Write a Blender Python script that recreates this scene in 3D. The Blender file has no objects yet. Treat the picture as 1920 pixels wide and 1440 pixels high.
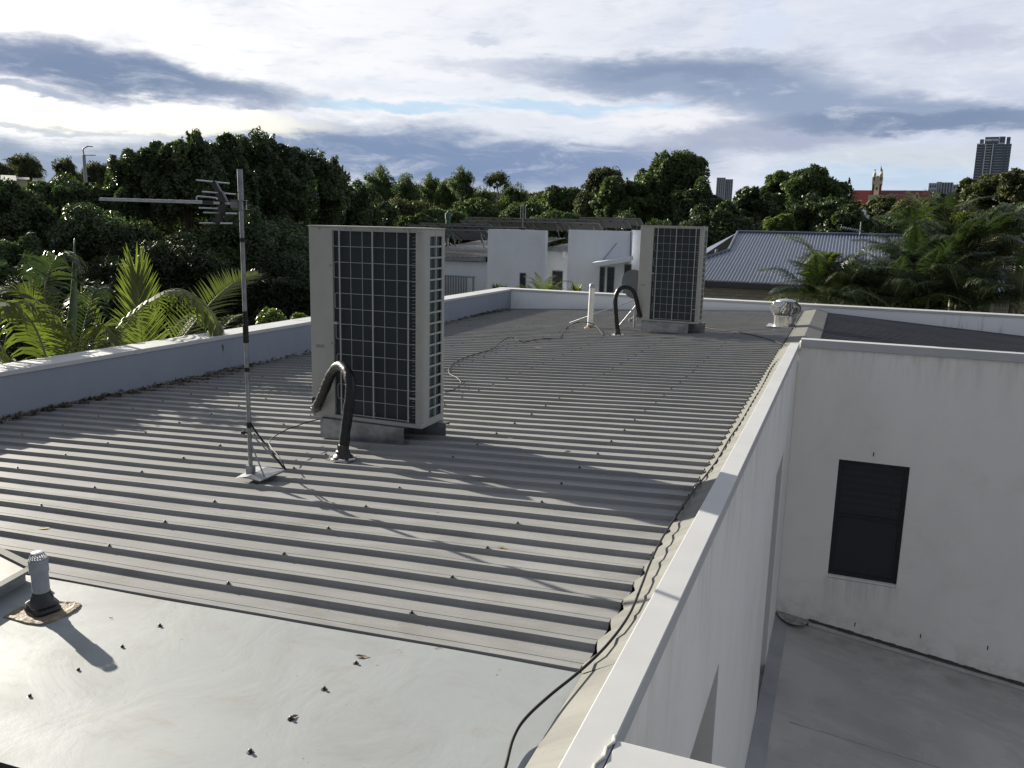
import bpy, math, random
import numpy as np
from mathutils import Vector
SC = bpy.context.scene
COL = SC.collection
RNG = np.random.default_rng(7)
random.seed(7)
PI = math.pi
# ------------------------------------------------------------------ camera model
F = 1566.3
YAW, PIT, ROL = -.3753, .18711, .023585
def _cam():
    cy, sy = math.cos(YAW), math.sin(YAW); cp, sp = math.cos(PIT), math.sin(PIT)
    f = np.array([sy*cp, cy*cp, -sp]); r = np.array([cy, -sy, 0.]); u = np.cross(r, f)
    c, s = math.cos(ROL), math.sin(ROL)
    return c*r+s*u, -s*r+c*u, f
CR, CU, CF = _cam()
def ray(x, y): return CF+(x-960)/F*CR-(y-720)/F*CU
def onz(x, y, z): d = ray(x, y); return d*z/d[2]
def onx(x, y, X): d = ray(x, y); return d*X/d[0]
def ony(x, y, Y): d = ray(x, y); return d*Y/d[1]
A0, S0 = -1.341, .04965
def zr(x): return A0+S0*x                      # crest level of the big roof
def onroof(x, y, up=0.):
    d = ray(x, y); k = (A0+up)/(d[2]-S0*d[0]); return d*k
def azel(x, y):
    d = ray(x, y); return math.atan2(d[0], d[1]), math.atan2(d[2], math.hypot(d[0], d[1]))
GZ = -7.2                                       # ground level

# ------------------------------------------------------------------ object helpers
OFF = {}
def tag(o, label=None, cat=None, group=None, kind=None):
    if label: o['label'] = label
    if cat: o['category'] = cat
    if group: o['group'] = group
    if kind: o['kind'] = kind
    return o
def thing(name, loc, label, cat, group=None, rz=0):
    o = bpy.data.objects.new(name, None); COL.objects.link(o)
    o.location = loc; o.rotation_euler = (0, 0, rz); o.empty_display_size = .1
    OFF[o.name] = np.array(loc, float)
    return tag(o, label, cat, group)
class MB:
    def __init__(s): s.v = []; s.f = []
    def add(s, vs, fs):
        b = len(s.v); s.v += [tuple(map(float, p)) for p in vs]; s.f += [tuple(i+b for i in f) for f in fs]; return s
    def box(s, x0, x1, y0, y1, z0, z1):
        return s.add([(x0,y0,z0),(x1,y0,z0),(x1,y1,z0),(x0,y1,z0),(x0,y0,z1),(x1,y0,z1),(x1,y1,z1),(x0,y1,z1)],
                     [(0,3,2,1),(4,5,6,7),(0,1,5,4),(1,2,6,5),(2,3,7,6),(3,0,4,7)])
    def bar(s, a, b, w, h=None, up=(0,0,1)):
        a = np.array(a, float); b = np.array(b, float); h = h or w
        d = b-a; d /= np.linalg.norm(d); u = np.array(up, float)
        if abs(d@u) > .98: u = np.array([1., 0, 0])
        x = np.cross(d, u); x /= np.linalg.norm(x); z = np.cross(x, d)
        vs = []
        for p in (a, b):
            for i, j in ((-1,-1),(1,-1),(1,1),(-1,1)): vs.append(p+x*i*w/2+z*j*h/2)
        return s.add(vs, [(0,1,2,3)[::-1],(4,5,6,7),(0,1,5,4),(1,2,6,5),(2,3,7,6),(3,0,4,7)])
    def tube(s, pts, r, n=10, closed=True):
        P = [np.array(p, float) for p in pts]; m = len(P)
        R = r if hasattr(r, '__len__') else [r]*m
        up = np.array([0, 0, 1.]); vs = []; t0 = P[1]-P[0]
        if abs(t0[2])/np.linalg.norm(t0) > .9: up = np.array([1., 0, 0])
        x = np.cross(t0, up); x /= np.linalg.norm(x)
        for i in range(m):
            t = P[min(i+1, m-1)]-P[max(i-1, 0)]; t /= np.linalg.norm(t)
            x = x-t*(x@t); x /= np.linalg.norm(x); y = np.cross(t, x)
            for k in range(n):
                a = 2*PI*k/n; vs.append(P[i]+R[i]*(math.cos(a)*x+math.sin(a)*y))
        fs = [(i*n+k, i*n+(k+1) % n, (i+1)*n+(k+1) % n, (i+1)*n+k) for i in range(m-1) for k in range(n)]
        if closed: fs += [tuple(range(n))[::-1], tuple(range((m-1)*n, m*n))]
        return s.add(vs, fs)
    def lathe(s, c, prof, n=20):
        c = np.array(c, float); vs = []; m = len(prof)
        for r, z in prof:
            for k in range(n):
                a = 2*PI*k/n; vs.append(c+np.array([r*math.cos(a), r*math.sin(a), z]))
        fs = [(i*n+k, i*n+(k+1) % n, (i+1)*n+(k+1) % n, (i+1)*n+k) for i in range(m-1) for k in range(n)]
        fs += [tuple(range(n))[::-1], tuple(range((m-1)*n, m*n))]
        return s.add(vs, fs)
    def quad(s, a, b, c, d): return s.add([a, b, c, d], [(0,1,2,3)])
    def poly(s, pts): return s.add(pts, [tuple(range(len(pts)))])
    def prism(s, pts, d):
        n = len(pts); q = [np.array(p, float)+np.array(d, float) for p in pts]
        return s.add(list(pts)+q, [tuple(range(n)), tuple(range(n, 2*n))[::-1]]+[(i, i+n, (i+1) % n+n, (i+1) % n) for i in range(n)])
    def build(s, name, mat, parent=None, smooth=False, bevel=0, recalc=True):
        me = bpy.data.meshes.new(name)
        off = OFF[parent.name] if parent is not None else np.zeros(3)
        v = [(p[0]-off[0], p[1]-off[1], p[2]-off[2]) for p in s.v]
        me.from_pydata(v, [], s.f)
        if recalc:
            import bmesh
            bm = bmesh.new(); bm.from_mesh(me); bmesh.ops.recalc_face_normals(bm, faces=bm.faces)
            bm.to_mesh(me); bm.free()
        me.materials.append(mat)
        o = bpy.data.objects.new(name, me); COL.objects.link(o)
        if parent is not None:
            o.parent = parent; OFF[o.name] = off
        else: OFF[o.name] = np.zeros(3)
        if smooth:
            me.polygons.foreach_set('use_smooth', [True]*len(me.polygons))
            if smooth != 'all':
                try: me.set_sharp_from_angle(angle=math.radians(38))
                except Exception: pass
        if bevel:
            b = o.modifiers.new('bevel', 'BEVEL'); b.width = bevel; b.segments = 2; b.limit_method = 'ANGLE'; b.harden_normals = False
        return o
def npmesh(name, V, Fq, mat, tint=None, parent=None, smooth=False):
    me = bpy.data.meshes.new(name); n = len(V); m = len(Fq); k = Fq.shape[1]
    off = OFF[parent.name] if parent is not None else np.zeros(3)
    me.vertices.add(n); me.vertices.foreach_set('co', (V-off).astype(np.float32).ravel())
    me.loops.add(m*k); me.loops.foreach_set('vertex_index', Fq.astype(np.int32).ravel())
    me.polygons.add(m); me.polygons.foreach_set('loop_start', np.arange(0, m*k, k, dtype=np.int32))
    me.polygons.foreach_set('loop_total', np.full(m, k, dtype=np.int32))
    me.polygons.foreach_set('use_smooth', np.full(m, bool(smooth)))
    me.update(calc_edges=True)
    if tint is not None:
        a = me.attributes.new('tint', 'FLOAT', 'FACE'); a.data.foreach_set('value', tint.astype(np.float32))
    me.materials.append(mat)
    o = bpy.data.objects.new(name, me); COL.objects.link(o)
    if parent is not None: o.parent = parent
    OFF[o.name] = off
    return o
def copy_tree(o, parent=None):
    c = o.copy(); COL.objects.link(c); c.parent = parent
    for ch in list(o.children): copy_tree(ch, c)
    return c
def bez(P, n=24):                                # Catmull-Rom through points
    P = [np.array(p, float) for p in P]; Q = [2*P[0]-P[1]]+P+[2*P[-1]-P[-2]]; out = []
    seg = len(P)-1; k = max(2, n//seg)
    for i in range(seg):
        a, b, c, d = Q[i:i+4]
        for j in range(k):
            t = j/k
            out.append(.5*((2*b)+(-a+c)*t+(2*a-5*b+4*c-d)*t*t+(-a+3*b-3*c+d)*t**3))
    out.append(P[-1]); return out

# ------------------------------------------------------------------ node helpers
class E_:
    """tiny expression builder for shader math"""
    def __init__(s, nt, sock): s.nt = nt; s.o = sock
    def _m(s, op, *a, clamp=False):
        n = s.nt.nodes.new('ShaderNodeMath'); n.operation = op; n.use_clamp = clamp
        for i, v in enumerate((s,)+a):
            if isinstance(v, E_): s.nt.links.new(v.o, n.inputs[i])
            else: n.inputs[i].default_value = float(v)
        return E_(s.nt, n.outputs[0])
    def __add__(s, b): return s._m('ADD', b)
    __radd__ = __add__
    def __sub__(s, b): return s._m('SUBTRACT', b)
    def __rsub__(s, b): return (s*-1)+b
    def __mul__(s, b): return s._m('MULTIPLY', b)
    __rmul__ = __mul__
    def __truediv__(s, b): return s._m('DIVIDE', b)
    def max(s, b): return s._m('MAXIMUM', b)
    def min(s, b): return s._m('MINIMUM', b)
    def pow(s, b): return s._m('POWER', b)
    def sqrt(s): return s._m('SQRT')
    def clamp(s): return s._m('ADD', 0., clamp=True)
    def smooth(s, lo, hi, a=0., b=1.):
        n = s.nt.nodes.new('ShaderNodeMapRange'); n.interpolation_type = 'SMOOTHSTEP'; n.clamp = True
        s.nt.links.new(s.o, n.inputs[0])
        for i, v in enumerate((lo, hi, a, b)): n.inputs[i+1].default_value = v
        return E_(s.nt, n.outputs[0])
    def lin(s, lo, hi, a=0., b=1.):
        n = s.nt.nodes.new('ShaderNodeMapRange'); n.clamp = True
        s.nt.links.new(s.o, n.inputs[0])
        for i, v in enumerate((lo, hi, a, b)): n.inputs[i+1].default_value = v
        return E_(s.nt, n.outputs[0])
def mixc(nt, fac, a, b, mode='MIX'):
    n = nt.nodes.new('ShaderNodeMix'); n.data_type = 'RGBA'; n.blend_type = mode
    for sock, v in ((n.inputs[0], fac), (n.inputs[6], a), (n.inputs[7], b)):
        if isinstance(v, E_): nt.links.new(v.o, sock)
        elif hasattr(v, 'links') or isinstance(v, bpy.types.NodeSocket): nt.links.new(v, sock)
        elif sock == n.inputs[0]: sock.default_value = v
        else: sock.default_value = (*v[:3], 1)
    return n.outputs[2]
def noise(nt, vec, scale, detail=3, rough=.55, dist=0., w=None):
    n = nt.nodes.new('ShaderNodeTexNoise'); n.inputs['Scale'].default_value = scale
    n.inputs['Detail'].default_value = detail; n.inputs['Roughness'].default_value = rough; n.inputs['Distortion'].default_value = dist
    if vec is not None: nt.links.new(vec, n.inputs['Vector'])
    return E_(nt, n.outputs['Fac'])
def mapping(nt, vec, scale=(1,1,1), loc=(0,0,0), rot=(0,0,0)):
    n = nt.nodes.new('ShaderNodeMapping'); n.inputs['Scale'].default_value = scale
    n.inputs['Location'].default_value = loc; n.inputs['Rotation'].default_value = rot
    nt.links.new(vec, n.inputs['Vector']); return n.outputs[0]
def geopos(nt):
    n = nt.nodes.new('ShaderNodeNewGeometry'); return n.outputs['Position']
def objpos(nt):
    n = nt.nodes.new('ShaderNodeTexCoord'); return n.outputs['Object']
def sep(nt, vec):
    n = nt.nodes.new('ShaderNodeSeparateXYZ'); nt.links.new(vec, n.inputs[0])
    return [E_(nt, n.outputs[i]) for i in range(3)]
def comb(nt, x, y, z):
    n = nt.nodes.new('ShaderNodeCombineXYZ')
    for i, v in enumerate((x, y, z)):
        if isinstance(v, E_): nt.links.new(v.o, n.inputs[i])
        else: n.inputs[i].default_value = v
    return n.outputs[0]
def newmat(name):
    m = bpy.data.materials.new(name); m.use_nodes = True
    nt = m.node_tree; b = nt.nodes['Principled BSDF']; return m, nt, b
def bumpn(nt, b, h, strength=.2, dist=.01):
    n = nt.nodes.new('ShaderNodeBump'); n.inputs['Strength'].default_value = strength; n.inputs['Distance'].default_value = dist
    nt.links.new(h.o, n.inputs['Height']); nt.links.new(n.outputs[0], b.inputs['Normal'])
def mat(name, col, rough=.6, metal=0., var=.12, scale=6., bump=.0, bscale=60., spec=.5, rvar=.1, col2=None, vscale=None, coat=0.):
    m, nt, b = newmat(name)
    P = objpos(nt)
    if vscale: P = mapping(nt, P, vscale)
    n1 = noise(nt, P, scale, 5, .6)
    c2 = col2 or tuple(c*(1-var*2) for c in col)
    f = n1.smooth(.35, .68)
    nt.links.new(mixc(nt, f, col, c2), b.inputs['Base Color'])
    n2 = noise(nt, P, scale*3.1, 3)
    r = n2*(rvar*2)+(rough-rvar)
    nt.links.new(r.o, b.inputs['Roughness'])
    b.inputs['Metallic'].default_value = metal
    b.inputs['Specular IOR Level'].default_value = spec
    b.inputs['Coat Weight'].default_value = coat
    if bump: bumpn(nt, b, noise(nt, P, bscale, 4), bump, .01)
    return m
M = {}
Y0_ = 2.43
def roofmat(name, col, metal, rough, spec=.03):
    m, nt, b = newmat(name); P = geopos(nt); x, y, z = sep(nt, P)
    streak = noise(nt, mapping(nt, P, (2.2, 14, 1)), 1.0, 5, .6)
    patch = noise(nt, P, 2.6, 5, .62, .6)
    fine = noise(nt, P, 70, 3, .6)
    sh = nt.nodes.new('ShaderNodeTexWhiteNoise'); sh.noise_dimensions = '1D'; fl = ((y-Y0_)/.6968)._m('FLOOR'); nt.links.new(fl.o, sh.inputs['W']); shv = E_(nt, sh.outputs['Value'])
    c = mixc(nt, streak.smooth(.3, .75), col, tuple(k*.74 for k in col))
    c = mixc(nt, shv*.5, c, tuple(k*.82 for k in col))
    run = noise(nt, mapping(nt, P, (.35, 26, 1)), 1., 4, .7)
    c = mixc(nt, run.smooth(.62, .8)*.4, c, tuple(k*1.25 for k in col))
    c = mixc(nt, patch.smooth(.52, .78)*.55, c, tuple(k*.62 for k in (col[0], col[1]*.97, col[2]*.9)))
    c = mixc(nt, fine.smooth(.58, .72)*.22, c, (.10, .09, .07))
    nt.links.new(c, b.inputs['Base Color'])
    nt.links.new((patch*.22+(rough-.1)).o, b.inputs['Roughness'])
    b.inputs['Metallic'].default_value = metal; b.inputs['Specular IOR Level'].default_value = spec
    bumpn(nt, b, fine*.3+patch, .12, .01)
    return m
M['roof'] = roofmat('roof steel', (.27, .272, .27), 0, .5)
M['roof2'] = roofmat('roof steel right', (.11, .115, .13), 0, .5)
def flatmat():
    m, nt, b = newmat('flat sheet steel'); P = geopos(nt)
    patch = noise(nt, P, 2.3, 6, .62, .7); p2 = noise(nt, mapping(nt, P, (1, 2.2, 1), rot=(0, 0, .5)), 4.5, 5, .65, .4)
    spots = noise(nt, P, 60, 2, .5); spots2 = noise(nt, P, 9, 2, .5)
    fine = noise(nt, P, 240, 2)
    c = mixc(nt, patch.smooth(.45, .75), (.24, .258, .266), (.205, .219, .223))
    c = mixc(nt, p2.smooth(.54, .74)*.45, c, (.20, .188, .165))
    c = mixc(nt, spots.smooth(.70, .76)*spots2.smooth(.5, .62), c, (.10, .09, .07))
    c = mixc(nt, fine.smooth(.6, .75)*.25, c, (.3, .29, .27))
    nt.links.new(c, b.inputs['Base Color'])
    nt.links.new((patch*.25+p2*.12+.42).o, b.inputs['Roughness'])
    b.inputs['Metallic'].default_value = .05; b.inputs['Specular IOR Level'].default_value = .12
    bumpn(nt, b, patch+fine*.02, .2, .02)
    return m
M['flat'] = flatmat()
M['flash'] = roofmat('flashing', (.205, .207, .193), 0, .55)
M['cap'] = mat('parapet cap paint', (.43, .44, .44), .5, 0, .04, 3, .03, 120)
def wallmat(name, col, dirt=(.28, .27, .24), top=None, amount=.5, hs=1.):
    m, nt, b = newmat(name); P = geopos(nt); x, y, z = sep(nt, P)
    big = noise(nt, mapping(nt, P, (1.3, 1.3, .55)), 1.1, 5, .6)
    st = noise(nt, mapping(nt, P, (5, 5, .7)), 1.3, 5, .65)
    fine = noise(nt, P, 260, 3, .6)
    c = mixc(nt, big.smooth(.35, .7)*.5, col, tuple(k*.84 for k in col))
    pt = noise(nt, mapping(nt, P, (1, 1, 1), (3, 1, 7)), 2.7, 6, .7, .8)
    c = mixc(nt, pt.smooth(.5, .72)*.22, c, (col[0]*.72, col[1]*.70, col[2]*.64))
    if top is not None:
        g = z.lin(top-hs, top, 0., 1.)
        c = mixc(nt, (g*g*st.smooth(.42, .68))*amount, c, dirt)
    c = mixc(nt, fine.smooth(.3, .8)*.12, c, tuple(k*.75 for k in col))
    nt.links.new(c, b.inputs['Base Color']); b.inputs['Roughness'].default_value = .85
    b.inputs['Specular IOR Level'].default_value = .25
    bumpn(nt, b, fine, .25, .003)
    return m
M['wall'] = wallmat('painted render', (.78, .77, .735), top=-1.3, amount=.35, hs=.9)
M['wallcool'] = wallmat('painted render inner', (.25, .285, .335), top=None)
def farparapet():
    m, nt, b = newmat('painted render weathered'); P = geopos(nt); x, y, z = sep(nt, P)
    st = noise(nt, mapping(nt, P, (4, 4, .5)), 1.5, 5, .65)
    big = noise(nt, P, .9, 4, .6)
    fine = noise(nt, P, 200, 3)
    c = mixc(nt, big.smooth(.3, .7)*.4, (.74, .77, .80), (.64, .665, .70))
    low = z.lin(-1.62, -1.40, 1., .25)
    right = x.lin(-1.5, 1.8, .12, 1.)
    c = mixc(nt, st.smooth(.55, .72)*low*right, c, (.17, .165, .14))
    nt.links.new(c, b.inputs['Base Color']); b.inputs['Roughness'].default_value = .85
    bumpn(nt, b, fine, .2, .003); return m
M['wallfar'] = farparapet()
M['ac'] = mat('unit cabinet enamel', (.31, .315, .295), .5, 0, .05, 4, .02, 90)
M['acwire'] = mat('coated guard wire', (.30, .31, .30), .5, 0, .03)
def coilmat():
    m, nt, b = newmat('coil fins'); P = objpos(nt); x, y, z = sep(nt, P)
    w = nt.nodes.new('ShaderNodeTexWave'); w.inputs['Scale'].default_value = 75; w.bands_direction = 'X'; w.inputs['Distortion'].default_value = .3
    nt.links.new(P, w.inputs[0]); e = E_(nt, w.outputs['Fac'])
    n1 = noise(nt, P, 5, 4)
    c = mixc(nt, e, (.007, .013, .019), (.017, .029, .037))
    c = mixc(nt, n1.smooth(.4, .75)*.4, c, (.03, .036, .038))
    nt.links.new(c, b.inputs['Base Color']); b.inputs['Roughness'].default_value = .5
    b.inputs['Metallic'].default_value = .3; bumpn(nt, b, e, .3, .002)
    return m
M['coil'] = coilmat()
M['side_coil'] = mat('coil side fins', (.05, .085, .09), .4, .3, .15, 8)
M['galv'] = mat('galvanised steel', (.24, .26, .28), .42, .65, .18, 14, .05, 60, rvar=.12)
M['galvdull'] = mat('dull galvanised steel', (.27, .285, .30), .5, .4, .15, 12)
M['alu'] = mat('aluminium', (.40, .42, .44), .4, .7, .1, 20)
M['dark'] = mat('dark gap', (.02, .021, .023), .7, 0, .1)
def tapemat():
    m, nt, b = newmat('black pipe wrap'); P = objpos(nt)
    w = nt.nodes.new('ShaderNodeTexWave'); w.inputs['Scale'].default_value = 9; w.bands_direction = 'Z'; w.wave_profile = 'SAW'
    w.inputs['Distortion'].default_value = 1.2; w.inputs['Detail'].default_value = 2
    nt.links.new(P, w.inputs[0]); e = E_(nt, w.outputs['Fac']); n = noise(nt, P, 35, 4)
    nt.links.new(mixc(nt, n.smooth(.4, .7), (.007, .0075, .008), (.015, .015, .016)), b.inputs['Base Color'])
    b.inputs['Roughness'].default_value = .36; b.inputs['Specular IOR Level'].default_value = .3
    bumpn(nt, b, e+n*.8, .5, .006); return m
M['tape'] = tapemat()
M['rubber'] = mat('black rubber', (.018, .018, .02), .35, 0, .2, 20, .1, 50)
M['cable'] = mat('black cable', (.008, .008, .009), .6, 0, .1, spec=.2)
M['pvc'] = mat('white pvc', (.62, .62, .60), .4, 0, .08, 8)
M['ventpipe'] = mat('weathered painted pvc', (.27, .295, .33), .6, 0, .12, 18, .05, 60)
M['sealant'] = mat('brown sealant', (.21, .165, .11), .75, 0, .2, 30, .6, 45)
M['silicone'] = mat('clear old silicone', (.62, .60, .54), .3, 0, .1, 30, .3, 40)
M['screw'] = mat('roof screw', (.06, .055, .05), .5, .6, .1, 60)
M['screwlight'] = mat('light roof screw', (.5, .48, .45), .35, .8, .1, 60)
M['frame'] = mat('window frame dark', (.018, .02, .022), .4, .2, .1, 8)
def glassmat(name, col=(.028, .033, .036), rough=.12):
    m, nt, b = newmat(name); P = objpos(nt)
    n = noise(nt, mapping(nt, P, (.6, 1, 5)), 2.2, 3)
    nt.links.new(mixc(nt, n.smooth(.4, .6), col, tuple(c*1.5 for c in col)), b.inputs['Base Color'])
    b.inputs['Roughness'].default_value = rough; b.inputs['Specular IOR Level'].default_value = .35
    return m
M['glass'] = glassmat('dark window glass')
def cleargl():
    m, nt, b = newmat('flyscreened clear glass'); b.inputs['Base Color'].default_value = (.055, .062, .066, 1); b.inputs['Roughness'].default_value = .15
    tr = nt.nodes.new('ShaderNodeBsdfTransparent'); tr.inputs[0].default_value = (.55, .58, .6, 1); mx = nt.nodes.new('ShaderNodeMixShader'); mx.inputs[0].default_value = .5
    nt.links.new(b.outputs[0], mx.inputs[1]); nt.links.new(tr.outputs[0], mx.inputs[2]); nt.links.new(mx.outputs[0], nt.nodes['Material Output'].inputs[0]); return m
M['clear'] = cleargl()
def leafmat(name, a, b_, c_, trans=.3, rough=.42, spec=.5):
    m, nt, b = newmat(name)
    at = nt.nodes.new('ShaderNodeAttribute'); at.attribute_name = 'tint'; t = E_(nt, at.outputs['Fac'])
    c1 = mixc(nt, t.lin(0., .6), a, b_); c1 = mixc(nt, t.lin(.6, 1.), c1, c_)
    nt.links.new(c1, b.inputs['Base Color']); b.inputs['Roughness'].default_value = rough
    b.inputs['Specular IOR Level'].default_value = spec
    tr = nt.nodes.new('ShaderNodeBsdfTranslucent')
    g = mixc(nt, .5, c1, (.25, .36, .03), 'MIX')
    g = mixc(nt, 1., c1, (1.6, 1.9, .7), 'MULTIPLY')
    nt.links.new(g, tr.inputs[0])
    mx = nt.nodes.new('ShaderNodeMixShader'); mx.inputs[0].default_value = trans
    nt.links.new(b.outputs[0], mx.inputs[1]); nt.links.new(tr.outputs[0], mx.inputs[2])
    nt.links.new(mx.outputs[0], nt.nodes['Material Output'].inputs[0])
    return m
M['leafdark'] = leafmat('leaf dark', (.032, .052, .027), (.052, .080, .034), (.10, .12, .04), .2, .45, .3)
M['leafmid'] = leafmat('leaf mid', (.038, .062, .026), (.062, .092, .034), (.115, .13, .048), .22, .6, .25)
M['leafolive'] = leafmat('leaf olive', (.042, .052, .026), (.07, .08, .036), (.115, .112, .052), .2, .65, .25)  # brightness raised for the far trees, in place of haze in the air
M['leafbright'] = leafmat('leaf bright', (.05, .08, .015), (.09, .12, .025), (.17, .17, .04), .3, .45)
M['palm'] = leafmat('palm leaflet', (.058, .072, .022), (.088, .102, .03), (.13, .14, .04), .33, .5, .3)
M['palmdark'] = leafmat('palm leaflet dark', (.018, .032, .014), (.03, .046, .018), (.07, .08, .035), .2, .42, .4)
M['palmdry'] = leafmat('dry frond', (.12, .10, .055), (.19, .165, .10), (.30, .27, .19), .25, .5)
M['bark'] = mat('bark', (.10, .08, .06), .9, 0, .25, 8, .5, 20)
M['palmbark'] = mat('palm stem', (.16, .17, .09), .7, 0, .2, 6)
M['drylitter'] = leafmat('dry litter', (.045, .04, .032), (.085, .07, .05), (.19, .165, .11), .1, .6)

# ------------------------------------------------------------------ world, sun
def build_world():
    w = bpy.data.worlds.new('World'); SC.world = w; w.use_nodes = True; nt = w.node_tree; nt.nodes.clear()
    out = nt.nodes.new('ShaderNodeOutputWorld'); bg = nt.nodes.new('ShaderNodeBackground')
    sky = nt.nodes.new('ShaderNodeTexSky'); sky.sky_type = 'NISHITA'; sky.sun_disc = False
    sky.sun_elevation = math.radians(17.1); sky.sun_rotation = math.radians(-68); sky.altitude = 20; sky.air_density = 1.; sky.dust_density = 1.
    tc = nt.nodes.new('ShaderNodeTexCoord'); D = tc.outputs['Generated']
    x, y, z = sep(nt, D)
    az = x._m('ARCTAN2', y)*57.2958; el = z._m('ARCSINE')*57.2958
    # domain warp, in degrees
    A = comb(nt, az*.05, el*.16, 0.)
    n1 = noise(nt, A, 1.6, 6, .6); n2 = noise(nt, mapping(nt, A, loc=(7.3, 2.1, 4.)), 1.6, 6, .6)
    fine = noise(nt, mapping(nt, A, (1, 1, 1), (3, 9, 1)), 5.5, 6, .6)
    azw = az+(n1-.5)*8; elw = el+(n2-.5)*2.8+(fine-.5)*2.0
    def blob(px, py, hw, hh, slope=0., lo=1.5, hi=.12):
        a0, e0 = azel(px, py); a1, _ = azel(px+hw, py); _, e1 = azel(px, py-hh)
        a0, e0, a1, e1 = [math.degrees(v) for v in (a0, e0, a1, e1)]
        da = azw-a0; de = elw-e0-da*slope
        da = da/abs(a1-a0); de = de/abs(e1-e0)
        return (da*da+de*de).smooth(hi, lo, 1., 0.)
    up = nt.nodes.new('ShaderNodeMixRGB')
    # base veil: white near the sun side, paler grey-lilac on the other
    sunward = az.lin(-60, 6, 1., 0.)
    base = mixc(nt, sunward.pow(1.3), (.68, .725, .84), (1.25, 1.23, 1.18))
    tex = noise(nt, mapping(nt, comb(nt, az*.05, el*.13, 0.), loc=(2, 5, 0)), 2.6, 7, .6, .3)
    base = mixc(nt, tex.smooth(.45, .75)*.55, base, (.50, .56, .72))
    base = mixc(nt, fine.smooth(.5, .75)*.3, base, (1.0, 1.0, 1.02))
    # behind the camera: an ordinary part-clouded evening sky
    back = y.lin(-.1, .35, 1., 0.)*1.
    base = mixc(nt, back, base, (.36, .385, .44))
    zen = el.lin(28, 60, 0., 1.)
    base = mixc(nt, zen*(1-back*.5), base, (.24, .28, .37))
    sk = nt.nodes.new('ShaderNodeMixRGB'); sk.blend_type = 'MULTIPLY'; sk.inputs[0].default_value = 1; sk.inputs[2].default_value = (.09, .09, .09, 1)
    nt.links.new(sky.outputs[0], sk.inputs[1])
    clear = mixc(nt, .88, sk.outputs[0], (.58, .77, .96))
    c = base
    def lay(c, e, col): return mixc(nt, e.clamp(), c, col)
    # clear blue gaps
    g = blob(740, 205, 190, 13, -.0).max(blob(1010, 197, 160, 13)).max(blob(1170, 190, 150, 9)).max(blob(500, 232, 70, 8))
    c = mixc(nt, (g*.95).clamp(), c, clear)
    g2 = blob(1660, 330, 260, 50)
    c = mixc(nt, (g2*.7).clamp(), c, (.52, .68, .84))
    g3 = blob(1720, 300, 260, 18, -.02)
    c = lay(c, g3*.8, (.66, .70, .76))
    c = lay(c, blob(1420, 40, 70, 60)*.35, (.62, .74, .95))
    # bright cumulus tufts
    c = lay(c, blob(1250, 215, 150, 26)*.85, (.92, .92, .96))
    c = lay(c, blob(1030, 235, 220, 18)*.8, (.78, .82, .90))
    c = lay(c, blob(1500, 185, 160, 10)*.5, (.80, .82, .88))
    c = lay(c, blob(270, 225, 340, 30, 0)*.9, (1.25, 1.2, 1.02))
    c = lay(c, blob(820, 165, 240, 18)*.5, (.80, .86, .95))
    # dark bases
    slate = (.21, .285, .43); slate2 = (.30, .375, .53)
    c = lay(c, blob(790, 296, 500, 62, -.02)*.95, (.19, .275, .45))
    c = lay(c, blob(1120, 300, 260, 46)*.8, (.24, .32, .50))
    c = lay(c, blob(60, 300, 420, 46)*.9, (.25, .33, .47))
    c = lay(c, blob(90, 240, 160, 10, -.04)*.6, (.38, .45, .56))
    c = lay(c, blob(1420, 255, 320, 34)*.7, (.32, .37, .52))
    c = lay(c, blob(1290, 145, 370, 38, -.04)*.95, slate2)
    c = lay(c, blob(1330, 120, 230, 30)*.6, slate)
    c = lay(c, blob(1600, 205, 390, 46, -.13)*.95, slate2)
    c = lay(c, blob(1640, 235, 280, 24, -.05)*.75, slate)
    c = lay(c, blob(1820, 235, 240, 22)*.8, slate)
    c = lay(c, blob(110, 122, 300, 46, -.06)*.95, (.24, .295, .45))
    c = lay(c, blob(310, 160, 300, 34, -.05)*.9, slate)
    c = lay(c, blob(40, 170, 130, 12)*.8, slate2)
    c = lay(c, blob(930, 120, 160, 13)*.5, (.52, .57, .70))
    c = lay(c, blob(900, 76, 30, 9)*.5, (.5, .56, .7))
    c = lay(c, blob(475, 206, 40, 6)*.7, (.4, .46, .6))
    c = lay(c, blob(1800, 70, 160, 26)*.45, (.46, .50, .63))
    # broken, ragged texture inside the cloud decks
    rag = noise(nt, mapping(nt, comb(nt, az*.05, el*.17, 0.), loc=(1, 8, 3)), 4.2, 8, .66, .5); rag2 = noise(nt, mapping(nt, comb(nt, az*.06, el*.3, 0.), loc=(4, 1, 3)), 9., 6, .6)
    front = y.smooth(-.1, .3)
    c = mixc(nt, (rag.smooth(.50, .74)*.42*front).clamp(), c, (.86, .88, .94))
    c = mixc(nt, (rag2.smooth(.52, .75)*.22*front).clamp(), c, (.42, .49, .62))
    glow = blob(310, 228, 330, 26)
    c = mixc(nt, (glow*.7).clamp(), c, (1.3, 1.24, 1.05))
    # light strip close to the horizon
    s1 = el.smooth(1.2, 2.6, 1., 0.)*az.smooth(-27, -20)
    c = mixc(nt, (s1*.85).clamp(), c, (.66, .66, .68))
    c = lay(c, el.smooth(-.5, .4, 1., 0.)*.9, (.30, .34, .38))
    nt.links.new(c, bg.inputs[0]); bg.inputs[1].default_value = 1/2.6
    nt.links.new(bg.outputs[0], out.inputs[0])
build_world()
sl = bpy.data.lights.new('sun', 'SUN'); sl.energy = 5.0; sl.angle = math.radians(.53); sl.color = (1., .92, .79)
so = bpy.data.objects.new('sun', sl); COL.objects.link(so)
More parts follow.
